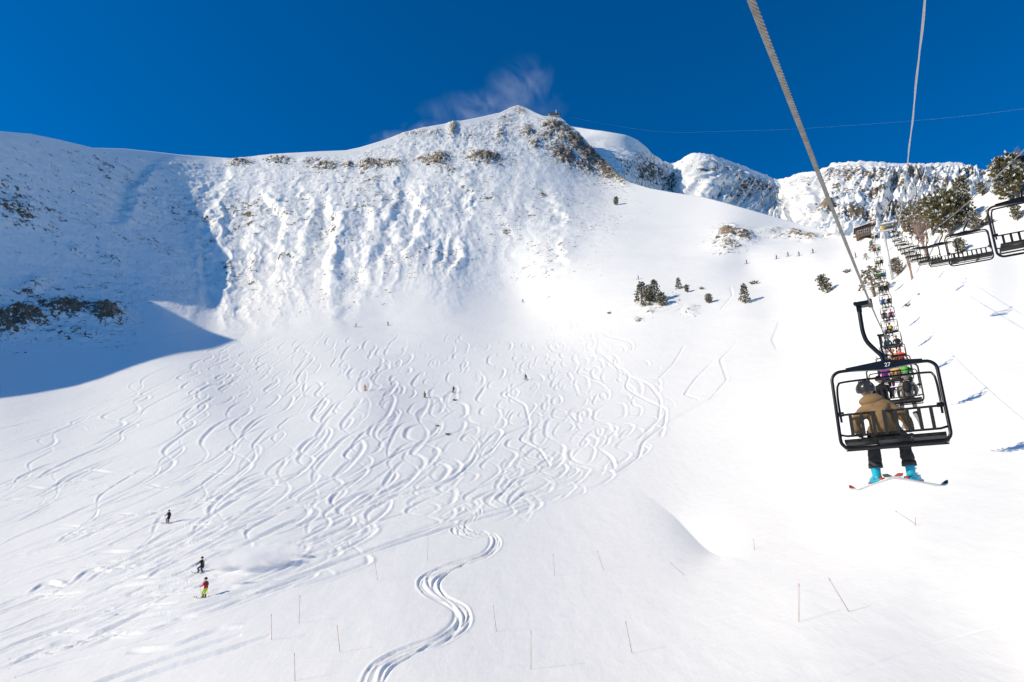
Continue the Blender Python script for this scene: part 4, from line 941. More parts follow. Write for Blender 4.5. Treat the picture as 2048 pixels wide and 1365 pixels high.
# skiers on the snow; origin under the feet, facing +y
def stand(knee, lean_f, arm, wide=0.14):
    hz = 0.9 - 0.22 * knee; hy = -0.12 * knee; kn = 0.48 - 0.03 * knee; ky = 0.12 + 0.2 * knee
    ty = hy + lean_f * 0.5; tz = hz + 0.5 * math.sqrt(max(0.1, 1 - lean_f ** 2))
    V = [(0, hy, hz), (0, hy + (ty - hy) * 0.45, hz + (tz - hz) * 0.45), (0, ty, tz - 0.02), (0, ty + 0.05, tz + 0.09), (0, ty + 0.08, tz + 0.17),
         (0.2, ty, tz - 0.03), (0.33, ty + 0.08 + 0.1 * arm, tz - 0.28), (0.36, ty + 0.3 + 0.1 * arm, tz - 0.36 + 0.15 * arm), (-0.2, ty, tz - 0.03), (-0.33, ty + 0.05, tz - 0.28), (-0.38, ty + 0.28, tz - 0.38),
         (wide * 0.75, hy + 0.02, hz - 0.1), (wide, ky, kn), (wide, 0, 0.2), (-wide * 0.75, hy + 0.02, hz - 0.1), (-wide, ky, kn), (-wide, 0, 0.2)]
    E = [(0, 1), (1, 2), (2, 3), (3, 4), (2, 5), (5, 6), (6, 7), (2, 8), (8, 9), (9, 10), (0, 11), (11, 12), (12, 13), (0, 14), (14, 15), (15, 16)]
    Rr = [(0.18, 0.14), (0.18, 0.135), (0.19, 0.13), (0.09, 0.08), (0.06, 0.06), 0.085, 0.065, 0.045, 0.085, 0.065, 0.045, 0.115, 0.09, 0.08, 0.115, 0.09, 0.08]
    me = skin_mesh('skier_body', V, E, Rr, 0, 1)
    return zone(me, lambda c: 1 if c.z < hz - 0.02 else 0, 2), (0, ty + 0.11, tz + 0.28), [V[7], V[10]], ty, tz
POSES = [stand(0.35, 0.2, 0.0), stand(0.8, 0.45, 0.6, 0.2), stand(0.15, 0.08, 0.2)]
def pole_mesh(hand_p, tip):
    b = MB(); b.tube([hand_p, tip], 0.009, 5); t = Vector(tip) + (Vector(hand_p) - Vector(tip)).normalized() * 0.06; b.tube([t, t + (Vector(hand_p) - Vector(tip)).normalized() * 0.01], [0.045, 0.02], 8); b.tube([Vector(hand_p) - Vector((0, 0, 0.03)), Vector(hand_p) + Vector((0, 0, 0.07))], 0.02, 6)
    return b.mesh('ski_pole', [M_DARK])
POLES = []
for me, hd, hands, ty, tz in POSES: POLES.append([pole_mesh(h, (h[0] * 1.25, h[1] - 0.55, max(0.05, h[2] - 0.95))) for h in hands])
def skier(px, py, heading, jacket, pants, hat, label, pose=0, pack=None, scale=1.0, bank=0.0, skis=(0.15, 0.15, 0.16)):
    """heading: degrees from the view axis, positive to the left"""
    me, hd, hands, ty, tz = POSES[pose]
    g = ground(px, py); root = empty('person', g + Vector((0, 0, 0.02)), math.radians(heading)); root.scale = (scale,) * 3
    if bank: root.rotation_euler = (0, bank, math.radians(heading))
    part('body', me, [cloth(jacket), cloth(pants)], root)
    h = part('head', HEAD, [M_SKIN], root, hd, (-0.15, 0, 0.15)); part('helmet', HELM, [cloth(hat)], h); part('goggles', GOGG, [M_DARK], h)
    for s, pm in zip((1, -1), POLES[pose]): part('ski_pole', pm, [M_DARK], root)
    if pack: part('backpack', PACK, [cloth(pack)], root, (0, ty - 0.02, tz - 0.55), (-0.2, 0, 0))
    w = 0.2 if pose == 1 else 0.14
    for s in (-1, 1):
        part('ski_boot', BOOT, [M_DARK], root, (s * w, 0, 0.02)); sk = part('ski', SKI, [cloth(skis), M_DARK], root, (s * w, 0.02, 0.0))
    tag(root, label, 'person', 'skiers on the snow'); return root
NEON = (0.62, 0.8, 0.02)
skier(408, 1195, 70, (0.75, 0.03, 0.04), NEON, BLK, 'skier in a red jacket and neon yellow trousers', 0, pack=(0.1, 0.09, 0.08), bank=0.08, skis=(0.45, 0.45, 0.42))
skier(400, 1146, 62, BLK, (0.05, 0.02, 0.09), BLK, 'crouching skier in black with dark purple trousers, powder cloud behind', 1, bank=0.15)
skier(335, 1046, 66, (0.07, 0.065, 0.06), BLK, (0.12, 0.08, 0.06), 'skier in dark grey above the powder cloud, left half of the bowl', 0, pack=BLK, bank=0.05)
skier(730, 781, 40, ORG, ORG, (0.7, 0.3, 0.05), 'tiny skier in orange in the middle of the tracked bowl', 1)
skier(907, 787, 160, BLK, BLK, BLK, 'tiny skier in black above a small brown bush', 2)
skier(850, 796, 60, BLK, BLK, BLK, 'tiny crouched skier in black left of the small brown bush', 1)
skier(1052, 761, 150, BLK, (0.05, 0.09, 0.07), BLK, 'tiny skier in black among the right-hand tracks', 1)
skier(712, 655, 120, BLK, BLK, BLK, 'tiny skier at the upper edge of the tracks, left one of two', 2)
skier(776, 651, 60, BLK, BLK, BLK, 'tiny skier at the upper edge of the tracks, right one of two', 0)
skier(1046, 607, 180, BLUE, NAVY, BLK, 'tiny skier in blue standing below the headwall', 2)
skier(1277, 559, 90, BLK, BLK, BLK, 'tiny skier just above the clump of pines', 2)
for k, (x, y) in enumerate([(1494, 528), (1554, 519), (1577, 514), (1599, 513), (1627, 508)]):
    skier(x, y, 95, BLK if k != 1 else NAVY, BLK, BLK, ['leftmost', 'second', 'third', 'fourth', 'rightmost'][k] + ' skier of the line traversing below the rock outcrop', 2 if k != 1 else 0)
skier(1712, 515, 60, (0.5, 0.06, 0.05), BLK, BLK, 'tiny skier in red beside the thick haul rope', 2)
# ------------------------------------------------------------------ trees
M_BARK = noisy('bark', (0.09, 0.065, 0.05), (0.17, 0.13, 0.1), 6, 0.9, bump=0.4)
M_TWIG = noisy('bare_twigs', (0.30, 0.20, 0.17), (0.42, 0.31, 0.27), 3, 0.9)
M_SNOWC = new_mat('snow_on_branches', 0.7, (0.86, 0.87, 0.88), spec=0.2)
def needles(name, c1, c2):
    m = noisy(name, c1, c2, 1.3, 0.85, spec=0.15, detail=2); return m
M_PINE = needles('pine_needles', (0.10, 0.092, 0.038), (0.22, 0.185, 0.085))
M_PINE2 = needles('dull_pine_needles', (0.15, 0.12, 0.075), (0.3, 0.24, 0.16))
def tuft(V, Fc, c, d, r, n, rnd):
    """a clump of needle sprays pointing outwards along d"""
    d = d.normalized(); u = d.orthogonal().normalized(); w = d.cross(u)
    for k in range(n):
        a = rnd.uniform(0, 6.28); sp = rnd.uniform(0.25, 1.1); dd = (d + (u * math.cos(a) + w * math.sin(a)) * sp).normalized()
        L = r * rnd.uniform(0.65, 1.25); s = dd.cross(Vector((rnd.uniform(-1, 1), rnd.uniform(-1, 1), rnd.uniform(-1, 1)))).normalized() * L * 0.24
        i = len(V); V += [c - s * 0.3, c + dd * L * 0.5 + s, c + dd * L, c + dd * L * 0.5 - s]; Fc.append((i, i + 1, i + 2, i + 3))
def make_tree(kind, seed):
    """unit-height tree: trunk, crown, snow lying on the crown"""
    rnd = random.Random(seed); tb = MB(); V = []; Fc = []; SV = []; SF = []
    lean = Vector((rnd.uniform(-0.05, 0.05), rnd.uniform(-0.05, 0.05), 1))
    top = {'spire': 0.97, 'bushy': 0.8, 'broad': 0.72, 'sparse': 0.95, 'shrub': 0.3}[kind]
    pts = [Vector((0, 0, -0.03))] + [Vector((rnd.uniform(-0.015, 0.015), rnd.uniform(-0.015, 0.015), 0)) + lean * (top * t) for t in (0.25, 0.5, 0.75, 1)]
    tb.tube(pts, [0.032, 0.027, 0.02, 0.012, 0.004], 6)
    nb = {'spire': 62, 'bushy': 70, 'broad': 92, 'sparse': 40, 'shrub': 26}[kind]
    for k in range(nb):
        t = (k + rnd.random()) / nb; a = k * 2.4 + rnd.uniform(-0.5, 0.5)
        if kind == 'spire': z = 0.06 + 0.9 * t; L = 0.25 * (1 - t) ** 0.8 + 0.03; up = -0.1 + 0.5 * t
        elif kind == 'bushy': z = 0.08 + 0.74 * t; L = 0.30 * math.sin(math.pi * min(0.97, 0.22 + 0.75 * t)) ** 0.7 * rnd.uniform(0.6, 1.15); up = 0.45 + 0.5 * t
        elif kind == 'broad': z = 0.16 + 0.58 * t; L = 0.42 * math.sin(math.pi * min(0.96, 0.2 + 0.75 * t)) ** 0.6 * rnd.uniform(0.5, 1.2); up = 0.35 + 0.55 * t
        elif kind == 'sparse': z = 0.2 + 0.74 * t; L = 0.26 * (1 - 0.6 * t) * rnd.uniform(0.5, 1.2); up = 0.1
        else: z = 0.04 + 0.2 * t; L = 0.5 * rnd.uniform(0.4, 1.1); up = 0.6
        s = Vector((0, 0, 0)) + lean * z; d = Vector((math.cos(a), math.sin(a), up)).normalized(); e = s + d * L
        tb.tube([s, s + d * L * 0.55 - Vector((0, 0, 0.01)), e], [0.008, 0.005, 0.002], 4, caps=False)
        for q in range({'spire': 4, 'bushy': 5, 'broad': 6, 'sparse': 3, 'shrub': 4}[kind]):
            f = 1 - 0.75 * (q / 5) * rnd.uniform(0.8, 1.1); c = s + d * L * f + Vector((rnd.uniform(-1, 1), rnd.uniform(-1, 1), rnd.uniform(-0.7, 0.7))) * 0.045 * (1.6 if kind in ('broad',) else 1)
            r = 0.07 if kind != 'shrub' else 0.11
            tuft(V, Fc, c, d + Vector((0, 0, 0.35)), r, 7, rnd)
            if rnd.random() < 0.6: tuft(SV, SF, c + Vector((0, 0, 0.018)) + d * 0.012, d * 0.8 + Vector((0, 0, 0.3)), r * 0.85, 4, rnd)
    cm = bpy.data.meshes.new('crown'); cm.from_pydata(V, [], Fc); cm.materials.append(None)
    sm = bpy.data.meshes.new('snow_load'); sm.from_pydata(SV, [], SF); sm.materials.append(M_SNOWC)
    return tb.mesh('trunk', [M_BARK]), cm, sm
TREES = {k: [make_tree(k, 31 * i + len(k)) for i in range(n)] for k, n in (('spire', 2), ('bushy', 3), ('broad', 2), ('sparse', 1), ('shrub', 1))}
def tree(px, py, hpx, kind, label, var=0, dull=False, wide=1.0, name='pine_tree', cat='tree', group=None, lean=0.0, dd=0.0, snow=True):
    g = ground(px, py); dep = (g - Vector((0, 0, CAMZ))).dot(Vector((0, CP, SP))); h = hpx * dep / F * 1.03
    root = empty(name, g - Vector((0, 0, 0.02)), (px * 0.37) % 6.28); root.scale = (h * wide, h * wide, h)
    root.rotation_euler = (0, lean, 0) if lean else (0, 0, (px * 0.37) % 6.28)
    t, c, s = TREES[kind][var % len(TREES[kind])]
    part('trunk', t, [M_BARK], root); part('crown', c, [M_PINE2 if dull else M_PINE], root); o = None
    if snow: part('snow_load', s, [M_SNOWC], root)['kind'] = 'stuff'
    tag(root, label, cat, group or 'conifers on the snow'); return root
tree(1284, 606, 42, 'spire', 'left pine of the clump on the snowy knoll', 0, wide=1.15)
tree(1300, 609, 40, 'bushy', 'middle bushy pine of the clump on the knoll', 0, wide=1.1)
tree(1312, 606, 46, 'spire', 'tallest spire-topped pine of the clump on the knoll', 1)
tree(1324, 613, 32, 'bushy', 'low round pine at the right of the knoll clump', 1, wide=1.2)
tree(1292, 615, 14, 'shrub', 'low snowy branches at the foot of the knoll clump', 0, wide=1.6, cat='bush')
tree(1358, 577, 24, 'spire', 'slim small spruce right of the knoll clump', 1)
tree(1374, 584, 18, 'bushy', 'small round pine beside the slim spruce', 2)
tree(1403, 578, 9, 'shrub', 'low twiggy bush right of the small round pine', 0, True, 1.3, 'bush', 'bush')
tree(1418, 606, 22, 'bushy', 'small squat pine alone between the knoll and the tall spire', 0, wide=1.25)
tree(1490, 606, 40, 'spire', 'lone pine with a spire top and long shadow', 0, wide=0.95)
tree(1508, 567, 11, 'shrub', 'snow-bent low bush above the lone spire pine', 0, False, 1.8, 'bush', 'bush')
tree(1656, 586, 44, 'bushy', 'shaggy leaning pine left of the haul rope', 1, lean=-0.25, wide=1.0)
tree(1232, 411, 20, 'bushy', 'single tiny pine high on the snowy shoulder', 2)
tree(1750, 594, 66, 'sparse', 'thin sparse pine just left of the uphill chairs', 0, True, 1.25)
tree(1746, 503, 24, 'spire', 'tiny snowy spruce below the wooden hut', 1, True)
tree(1732, 520, 16, 'sparse', 'tiny thin spruce between rope and chairs', 0, True)
tree(1694, 545, 13, 'shrub', 'small bush left of the haul rope', 0, True, 1.4, 'bush', 'bush')
tree(1797, 552, 42, 'bushy', 'small pine at the foot of the steel tower', 1, True)
tree(1922, 507, 36, 'bushy', 'squat olive pine seen through the second empty chair', 2, wide=1.15)
tree(1838, 478, 78, 'broad', 'brownish bushy pine behind the far empty chairs', 0, True, 1.1)
tree(1868, 470, 88, 'broad', 'bushy pine with brown twigs left of the big pine', 1, True, 1.0)
tree(1904, 472, 108, 'broad', 'biggest dark pine beside the downhill chairs', 1, False, 1.05)
tree(1928, 446, 70, 'bushy', 'shaded pine at the right foot of the biggest pine', 0, False, 1.1)
tree(1928, 404, 62, 'bushy', 'upright pine standing on the ridge behind the biggest pine', 2, False, 0.95)
tree(1966, 392, 34, 'bushy', 'small pine on the skyline of the right slope', 1, False, 1.0)
tree(1950, 462, 44, 'bushy', 'pale snow-dusted pine right of the biggest pine', 0, True, 1.1)
tree(1972, 452, 26, 'shrub', 'low bush between the pale pine and the large chair', 0, True, 1.4, 'bush', 'bush')
tree(2036, 404, 112, 'bushy', 'large pine at the right edge above the empty chair', 2, False, 1.15)
tree(2036, 442, 46, 'bushy', 'narrow pine below the large pine at the right edge', 1, False, 0.8)
tree(2000, 388, 20, 'shrub', 'low bush on the skyline left of the edge pine', 0, False, 1.5, 'bush', 'bush')
tree(896, 871, 8, 'shrub', 'dry brush patch alone in the untracked middle, lower one', 0, True, 1.7, 'bush', 'bush', snow=False)
tree(875, 853, 6, 'shrub', 'dry brush patch alone in the untracked middle, upper one', 0, True, 1.5, 'bush', 'bush', snow=False)
tree(910, 802, 8, 'shrub', 'small brown bush below the tiny black skier', 0, True, 1.3, 'bush', 'bush', snow=False)
tree(1218, 627, 7, 'shrub', 'small brown bush at the top right of the tracks', 0, True, 1.5, 'bush', 'bush', snow=False)
tree(1816, 614, 12, 'shrub', 'dry bush on the slope right of the uphill chairs', 0, True, 1.2, 'bush', 'bush', snow=False)
tree(1838, 590, 6, 'shrub', 'tiny dry bush nearer the far empty chairs', 0, True, 1.4, 'bush', 'bush', snow=False)
def bare(px, py, hpx, label, seed, wide=1.0):
    rnd = random.Random(seed); b = MB(); tw = MB(); g = ground(px, py); dep = (g - Vector((0, 0, CAMZ))).dot(Vector((0, CP, SP))); h = hpx * dep / F
    for k in range(7):
        a = rnd.uniform(0, 6.28); sp = rnd.uniform(0.02, 0.2) * wide; e = Vector((math.cos(a) * sp, math.sin(a) * sp, rnd.uniform(0.75, 1.0)))
        pts = [Vector((rnd.uniform(-0.03, 0.03), rnd.uniform(-0.03, 0.03), -0.02)), e * 0.4 + Vector((rnd.uniform(-0.02, 0.02), 0, 0)), e * 0.75, e]
        b.tube(pts, [0.016, 0.012, 0.008, 0.002], 5, caps=False)
        for q in range(26):
            t = rnd.uniform(0.25, 1); s = pts[1].lerp(pts[3], (t - 0.25) / 0.75); a2 = rnd.uniform(0, 6.28); L = rnd.uniform(0.05, 0.17) * wide
            m = s + Vector((math.cos(a2) * L * 0.5, math.sin(a2) * L * 0.5, L * 0.7)); tw.tube([s, m, m + Vector((math.cos(a2 + 0.5) * L * 0.5, math.sin(a2 + 0.5) * L * 0.5, L * 0.6))], [0.005, 0.004, 0.0015], 3, caps=False)
    root = empty('bare_tree', g); root.scale = (h, h, h); obj('trunk', b.mesh('trunk', [M_TWIG]), None, root); obj('twigs', tw.mesh('twigs', [M_TWIG]), None, root)
    tag(root, label, 'tree', 'leafless trees by the lift')
bare(1856, 520, 96, 'pinkish leafless tree among the empty downhill chairs', 3, 1.0)
bare(1826, 560, 60, 'pinkish bare trunks below the far empty chairs', 5, 0.45)
bare(2046, 352, 60, 'leafless twigs poking in at the right edge of the sky', 8, 0.9)

# ------------------------------------------------------------------ marker poles in the foreground
M_POLE = noisy('bamboo', (0.38, 0.22, 0.13), (0.52, 0.35, 0.22), 3, 0.7)
POLE_PX = [(1598, 1166, 1598, 1245, 'straight bamboo pole right of centre, below the gully'), (1657, 1156, 1698, 1224, 'strongly leaning bamboo pole beside the straight one'), (1251, 1242, 1264, 1306, 'bamboo pole right of the winding track near the bottom'),
 (1062, 1260, 1062, 1338, 'upright bamboo pole close to the bottom edge, right of the track'), (986, 1210, 993, 1264, 'bamboo pole just right of the last track bend'), (1107, 1108, 1109, 1152, 'faint pole between the track and the gully, left one'), (1194, 1101, 1207, 1140, 'faint leaning pole left of the gully'),
 (1340, 1125, 1368, 1148, 'pole leaning far over below the gully end'), (749, 1116, 755, 1160, 'thin dark pole left of the winding track'), (856, 1076, 855, 1120, 'thin pole just left of the upper track bend'), (543, 1228, 543, 1280, 'leftmost bamboo pole in the foreground'), (600, 1190, 598, 1246, 'pale pole right of the leftmost one'),
 (674, 1250, 680, 1304, 'slightly leaning pole left of the track near the bottom'), (589, 1306, 590, 1362, 'pole at the bottom edge, left of the track'), (1507, 1078, 1509, 1100, 'short crossed stick in the snow right of the gully'), (1790, 1022, 1831, 1048, 'stick lying over in the snow below the nearest chair'), (1831, 1036, 1831, 1052, 'short upright stick below the nearest chair')]
for x0, y0, x1, y1, lab in POLE_PX:
    g = ground(x1, y1); dep = (g - Vector((0, 0, CAMZ))).dot(Vector((0, CP, SP))); tp = at(x0, y0, dep); b = MB()
    v = tp - g; b.tube([v * -0.08, v * 0.5, v], [0.017, 0.015, 0.011], 6)
    o = obj('marker_pole', b.mesh('marker_pole', [M_POLE])); o.location = g; tag(o, lab, 'pole', 'bamboo marker poles')
    b = MB(); b.tube([v * 0.9, v * 0.97], 0.018, 6); obj('tape_band', b.mesh('tape_band', [M_RED]), None, o)

# ------------------------------------------------------------------ lift tower, hut, top station
M_WOOD = noisy('weathered_boards', (0.13, 0.085, 0.055), (0.22, 0.15, 0.1), 2.5, 0.85, bump=0.3)
M_ROOF = noisy('brown_roof', (0.09, 0.06, 0.05), (0.15, 0.1, 0.08), 2, 0.8); M_GLASS = new_mat('window_glass', 0.1, (0.03, 0.04, 0.05))
M_GALV = noisy('pale_galvanised', (0.5, 0.5, 0.5), (0.66, 0.66, 0.66), 1.5, 0.5, metal=0.3); M_YEL = new_mat('yellow_guard', 0.6, (0.75, 0.5, 0.05))
def tower(y, label):
    u, d = up_rope(y), down_rope(y); mid = (u + d) / 2; topz = max(u.z, d.z) - 0.35
    # foot of the mast on the snow
    best = None
    for py in range(480, 640, 2):
        g = ground(1024 + F * mid.x / ((mid.y) * CP + (topz - 8 - CAMZ) * SP), py)
        k = (g.xy - mid.xy).length
        if best is None or k < best[0]: best = (k, g)
    gz = min(best[1].z, topz - 6.5); root = empty('lift_tower', (mid.x, mid.y, gz)); H = topz - gz
    b = MB(); b.tube([(0, 0, -0.3), (0, 0, H * 0.5), (0, 0, H)], [0.3, 0.26, 0.2], 12); obj('mast', b.mesh('mast', [M_GALV]), None, root)
    b = MB(); b.box((0, 0, H), (4.6, 0.3, 0.3), Matrix.Rotation(-LANG, 3, 'Z')); obj('crossarm', edge_smooth(b.mesh('crossarm', [M_GALV])), None, root)
    b = MB(); b.box((0, 0, H * 0.42), (0.45, 0.1, 1.6), Matrix.Rotation(-LANG, 3, 'Z')); 
    for k in range(9): b.box((0, -0.28, 0.6 + k * 0.6), (0.5, 0.04, 0.04), Matrix.Rotation(-LANG, 3, 'Z'))
    obj('ladder', b.mesh('ladder', [M_GALV], False), None, root)
    for r_ in (u, d):
        for k in range(4):
            b = MB(); c = r_ - Vector((mid.x, mid.y, gz)) + LD * (-0.75 + 0.5 * k) + Vector((0, 0, -0.24 + (-0.75 + 0.5 * k) * 0.6)); b.tube([c - LR * 0.05, c + LR * 0.05], 0.2, 12); obj('sheave', b.mesh('sheave', [M_STRAP]), None, root)
    b = MB(); c = u - Vector((mid.x, mid.y, gz)); b.tube([c + Vector((0, 0, -0.3)), (c.x, c.y, H)], 0.09, 8); obj('sheave_post', b.mesh('sheave_post', [M_GALV]), None, root)
    b = MB(); b.box((0.0, 0, H + 0.75), (0.5, 0.3, 1.0)); obj('guard', edge_smooth(b.mesh('guard', [M_YEL])), None, root)
    tag(root, label, 'tower', 'steel towers of the lift')
tower(137, 'pale steel lift tower with yellow guard right of the uphill chairs')
def hut():
    g = ground(1728, 476); root = empty('wooden_hut', g + Vector((0, 0, -0.2)), -0.45)
    w, d, h = 4.4, 3.6, 2.6
    n = 9
    for k in range(n):                                  # horizontal boards of the front
        b = MB(); b.box((0, -d / 2, 0.35 + k * (h / n)), (w, 0.06, h / n - 0.03)); obj('board', b.mesh('board', [M_WOOD], False), None, root)
    b = MB(); b.box((0, 0.05, h / 2 + 0.2), (w - 0.1, d - 0.1, h)); obj('wall', b.mesh('wall', [M_WOOD], False), None, root)
    b = MB(); V = [(-w / 2 - 0.5, -d / 2 - 0.7, h + 0.25), (w / 2 + 0.5, -d / 2 - 0.7, h + 1.25), (w / 2 + 0.5, d / 2 + 0.4, h + 1.25), (-w / 2 - 0.5, d / 2 + 0.4, h + 0.25)]; V += [(x, y, z + 0.16) for x, y, z in V]
    b.add(V, [(0, 3, 2, 1), (4, 5, 6, 7), (0, 1, 5, 4), (1, 2, 6, 5), (2, 3, 7, 6), (3, 0, 4, 7)]); rf = obj('roof', b.mesh('roof', [M_ROOF], False), None, root)
    b = MB(); V2 = [(x, y, z + 0.003) for x, y, z in V[4:]]; V2 = [(x * 0.96, y * 0.96, z) for x, y, z in V2] + [(x * 0.93, y * 0.93, z + 0.2) for x, y, z in V2]; b.add(V2, [(3, 2, 1, 0), (4, 5, 6, 7), (0, 1, 5, 4), (1, 2, 6, 5), (2, 3, 7, 6), (3, 0, 4, 7)]); obj('roof_snow', b.mesh('roof_snow', [M_SNOWC], False), None, rf)
    b = MB(); b.add([(-w / 2, -d / 2 + 0.06, h), (w / 2, -d / 2 + 0.06, h), (w / 2, -d / 2 + 0.06, h + 1.2), (-w / 2, -d / 2 + 0.06, h + 0.3), (-w / 2, d / 2, h), (w / 2, d / 2, h), (w / 2, d / 2, h + 1.2), (-w / 2, d / 2, h + 0.3)], [(0, 1, 2, 3), (7, 6, 5, 4), (1, 5, 6, 2), (0, 3, 7, 4)]); obj('gable', b.mesh('gable', [M_WOOD], False), None, root)
    for x in (-0.9, 0.95):
        b = MB(); b.box((x, -d / 2 - 0.05, 1.75), (1.3, 0.06, 1.0)); wf = obj('window', b.mesh('window', [M_WHITE], False), None, root)
        b = MB(); b.box((x - 0.31, -d / 2 - 0.085, 1.75), (0.54, 0.02, 0.84)); obj('pane', b.mesh('pane', [M_GLASS], False), None, wf)
        b = MB(); b.box((x + 0.31, -d / 2 - 0.085, 1.75), (0.54, 0.02, 0.84)); obj('pane', b.mesh('pane', [M_GLASS], False), None, wf)
    for k in range(4):
        b = MB(); b.box((-0.3, -d / 2 - 0.6 - 0.28 * k, 0.1 - 0.22 * k), (w + 1.4, 0.26, 0.12)); obj('deck_plank', b.mesh('deck_plank', [M_WOOD], False), None, root)
    tag(root, 'small brown wooden hut with a slanting roof at the lift top', 'hut')
hut()
def top_station():
    y = Y_TOP; u, d = up_rope(y), down_rope(y); c = (u + d) / 2; root = empty('lift_station', c + LR * 1.8 - Vector((0, 0, 9.6)), -LANG)
    b = MB(); b.tube([(1.95 * math.cos(a), 1.2 + 1.95 * math.sin(a), 5.4) for a in np.linspace(0, 2 * math.pi, 29)[:-1]], 0.13, 6, closed=True)
    for k in range(6): a = k * math.pi / 3; b.tube([(0, 1.2, 5.4), (1.95 * math.cos(a), 1.2 + 1.95 * math.sin(a), 5.4)], 0.07, 6)
    obj('bullwheel', b.mesh('bullwheel', [M_GALV]), None, root)
    for x in (-1.6, 1.6):
        b = MB(); b.tube([(x * 0.6, 1.4, -1.5), (x * 0.6, 1.4, 5.6)], 0.22, 8); obj('column', b.mesh('column', [M_GALV]), None, root)
    b = MB(); b.box((0, 1.0, 5.8), (3.6, 4.0, 0.5)); obj('housing', edge_smooth(b.mesh('housing', [noisy('dark_housing', (0.14, 0.13, 0.12), (0.25, 0.24, 0.22), 1, 0.6)])), None, root)
    b = MB(); b.box((0, 1.0, 6.2), (3.5, 3.9, 0.3)); obj('roof_snow', b.mesh('roof_snow', [M_SNOWC], False), None, root)
    for k in range(4):
        b = MB(); b.box((2.6, -1.6 - 1.1 * k, 0.1 - 0.7 * k), (3.2, 0.9, 0.14)); obj('ramp_plank', b.mesh('ramp_plank', [M_WOOD], False), None, root)
    b = MB(); b.box((2.2, -2.2, -0.3), (1.5, 0.25, 1.0)); obj('padded_mat', edge_smooth(b.mesh('padded_mat', [new_mat('orange_red_mat', 0.7, (0.55, 0.1, 0.03))])), None, root)['label'] = 'orange-red padded mat'
    tag(root, 'dark lift top station with bullwheel above the last chairs', 'lift station')
top_station()
def summit():
    p = Vector(samp(np.array([1108.0]), np.array([235.0]))[0]); root = empty('summit_building', p + Vector((0, 2, 0.2)), 0.1)
    M_C = noisy('pale_cladding', (0.42, 0.4, 0.37), (0.55, 0.53, 0.5), 1, 0.7)
    b = MB(); b.box((0, 0, 1.2), (11.0, 6, 3.4)); obj('wall', b.mesh('wall', [M_C], False), None, root)
    b = MB(); b.box((0.3, 0, 3.2), (12.4, 7, 0.6)); rf = obj('roof', b.mesh('roof', [M_ROOF], False), None, root)
    b = MB(); b.box((-3.4, 0, 3.75), (4.6, 6.6, 0.5), taper=0.8); obj('roof_snow', b.mesh('roof_snow', [M_SNOWC], False), None, rf)
    for x in (-3.6, -1.2, 1.2, 3.6):
        b = MB(); b.box((x, -3.03, 1.4), (1.5, 0.1, 1.2)); obj('window', b.mesh('window', [M_GLASS], False), None, root)
    b = MB(); b.tube([(2.4, 0, 3.3), (2.4, 0, 9.5)], [0.6, 0.45], 8); obj('mast', b.mesh('mast', [M_GALV]), None, root)
    tag(root, 'tiny summit tram building with a mast on the peak', 'building')
    b = MB(); pts = bez([at(1116, 231, 664), at(1300, 262, 540), at(1480, 262, 430), at(1610, 257, 360), at(1850, 240, 262), at(2048, 218, 205), at(2300, 180, 150)], 12); o0 = pts[0]
    b.tube([q - o0 for q in pts], 0.016, 5); o = obj('tram_cable', b.mesh('tram_cable', [new_mat('tram_rope', 0.6, (0.25, 0.27, 0.3))])); o.location = o0; tag(o, 'thin pale tram cable crossing the sky at the upper right', 'cable')
summit()

# ------------------------------------------------------------------ boulders that stand clear of the snow
M_BOUL = noisy('ochre_rock', (0.24, 0.15, 0.09), (0.42, 0.29, 0.18), 0.9, 0.9, bump=0.6, detail=8); M_BOUL2 = noisy('grey_rock', (0.11, 0.095, 0.08), (0.26, 0.23, 0.19), 0.9, 0.9, bump=0.6, detail=8)
def boulder_mesh(seed):
    bm = bmesh.new(); bmesh.ops.create_icosphere(bm, subdivisions=3, radius=1.0); rnd = random.Random(seed)
    pl = [Vector((rnd.gauss(0, 1), rnd.gauss(0, 1), rnd.gauss(0, 0.8))).normalized() for _ in range(13)]; ds = [rnd.uniform(0.55, 0.9) for _ in pl]
    for v in bm.verts:
        for n, d in zip(pl, ds):
            k = v.co.dot(n)
            if k > d: v.co -= n * (k - d)
    me = bpy.data.meshes.new('boulder'); bm.to_mesh(me); bm.free()
    co = np.array([v.co for v in me.vertices]); co += 0.06 * fbm(co + seed, 0.5, 3)[:, None] * co; me.vertices.foreach_set('co', co.reshape(-1).astype(np.float32)); me.materials.append(None); me.update(); return me
BOULD = [boulder_mesh(s) for s in range(5)]
OUT = [(1458, 470, 34, 12, 'ochre rock outcrop on the ridge above the traversing skiers', 9), (1620, 474, 26, 8, 'smaller reddish rock outcrop right of the ochre one', 6), (876, 326, 30, 12, 'tan crag below the upper snowfield, left one of a pair', 7), (968, 322, 34, 12, 'tan crag below the upper snowfield, right one of a pair', 7),
       (740, 331, 40, 9, 'brown crag on the ridge crest left of the tan pair', 6), (120, 640, 110, 22, 'dark rock band at the foot of the shaded wall', 12), (560, 322, 34, 8, 'low brown crag on the crest above the headwall', 6), (1290, 640, 22, 6, 'small reddish stones below the knoll clump', 4), (482, 325, 26, 7, 'leftmost brown crag on the snowy crest', 5), (652, 334, 30, 8, 'brown crag on the crest between its two neighbours', 5)]
rb = random.Random(5)
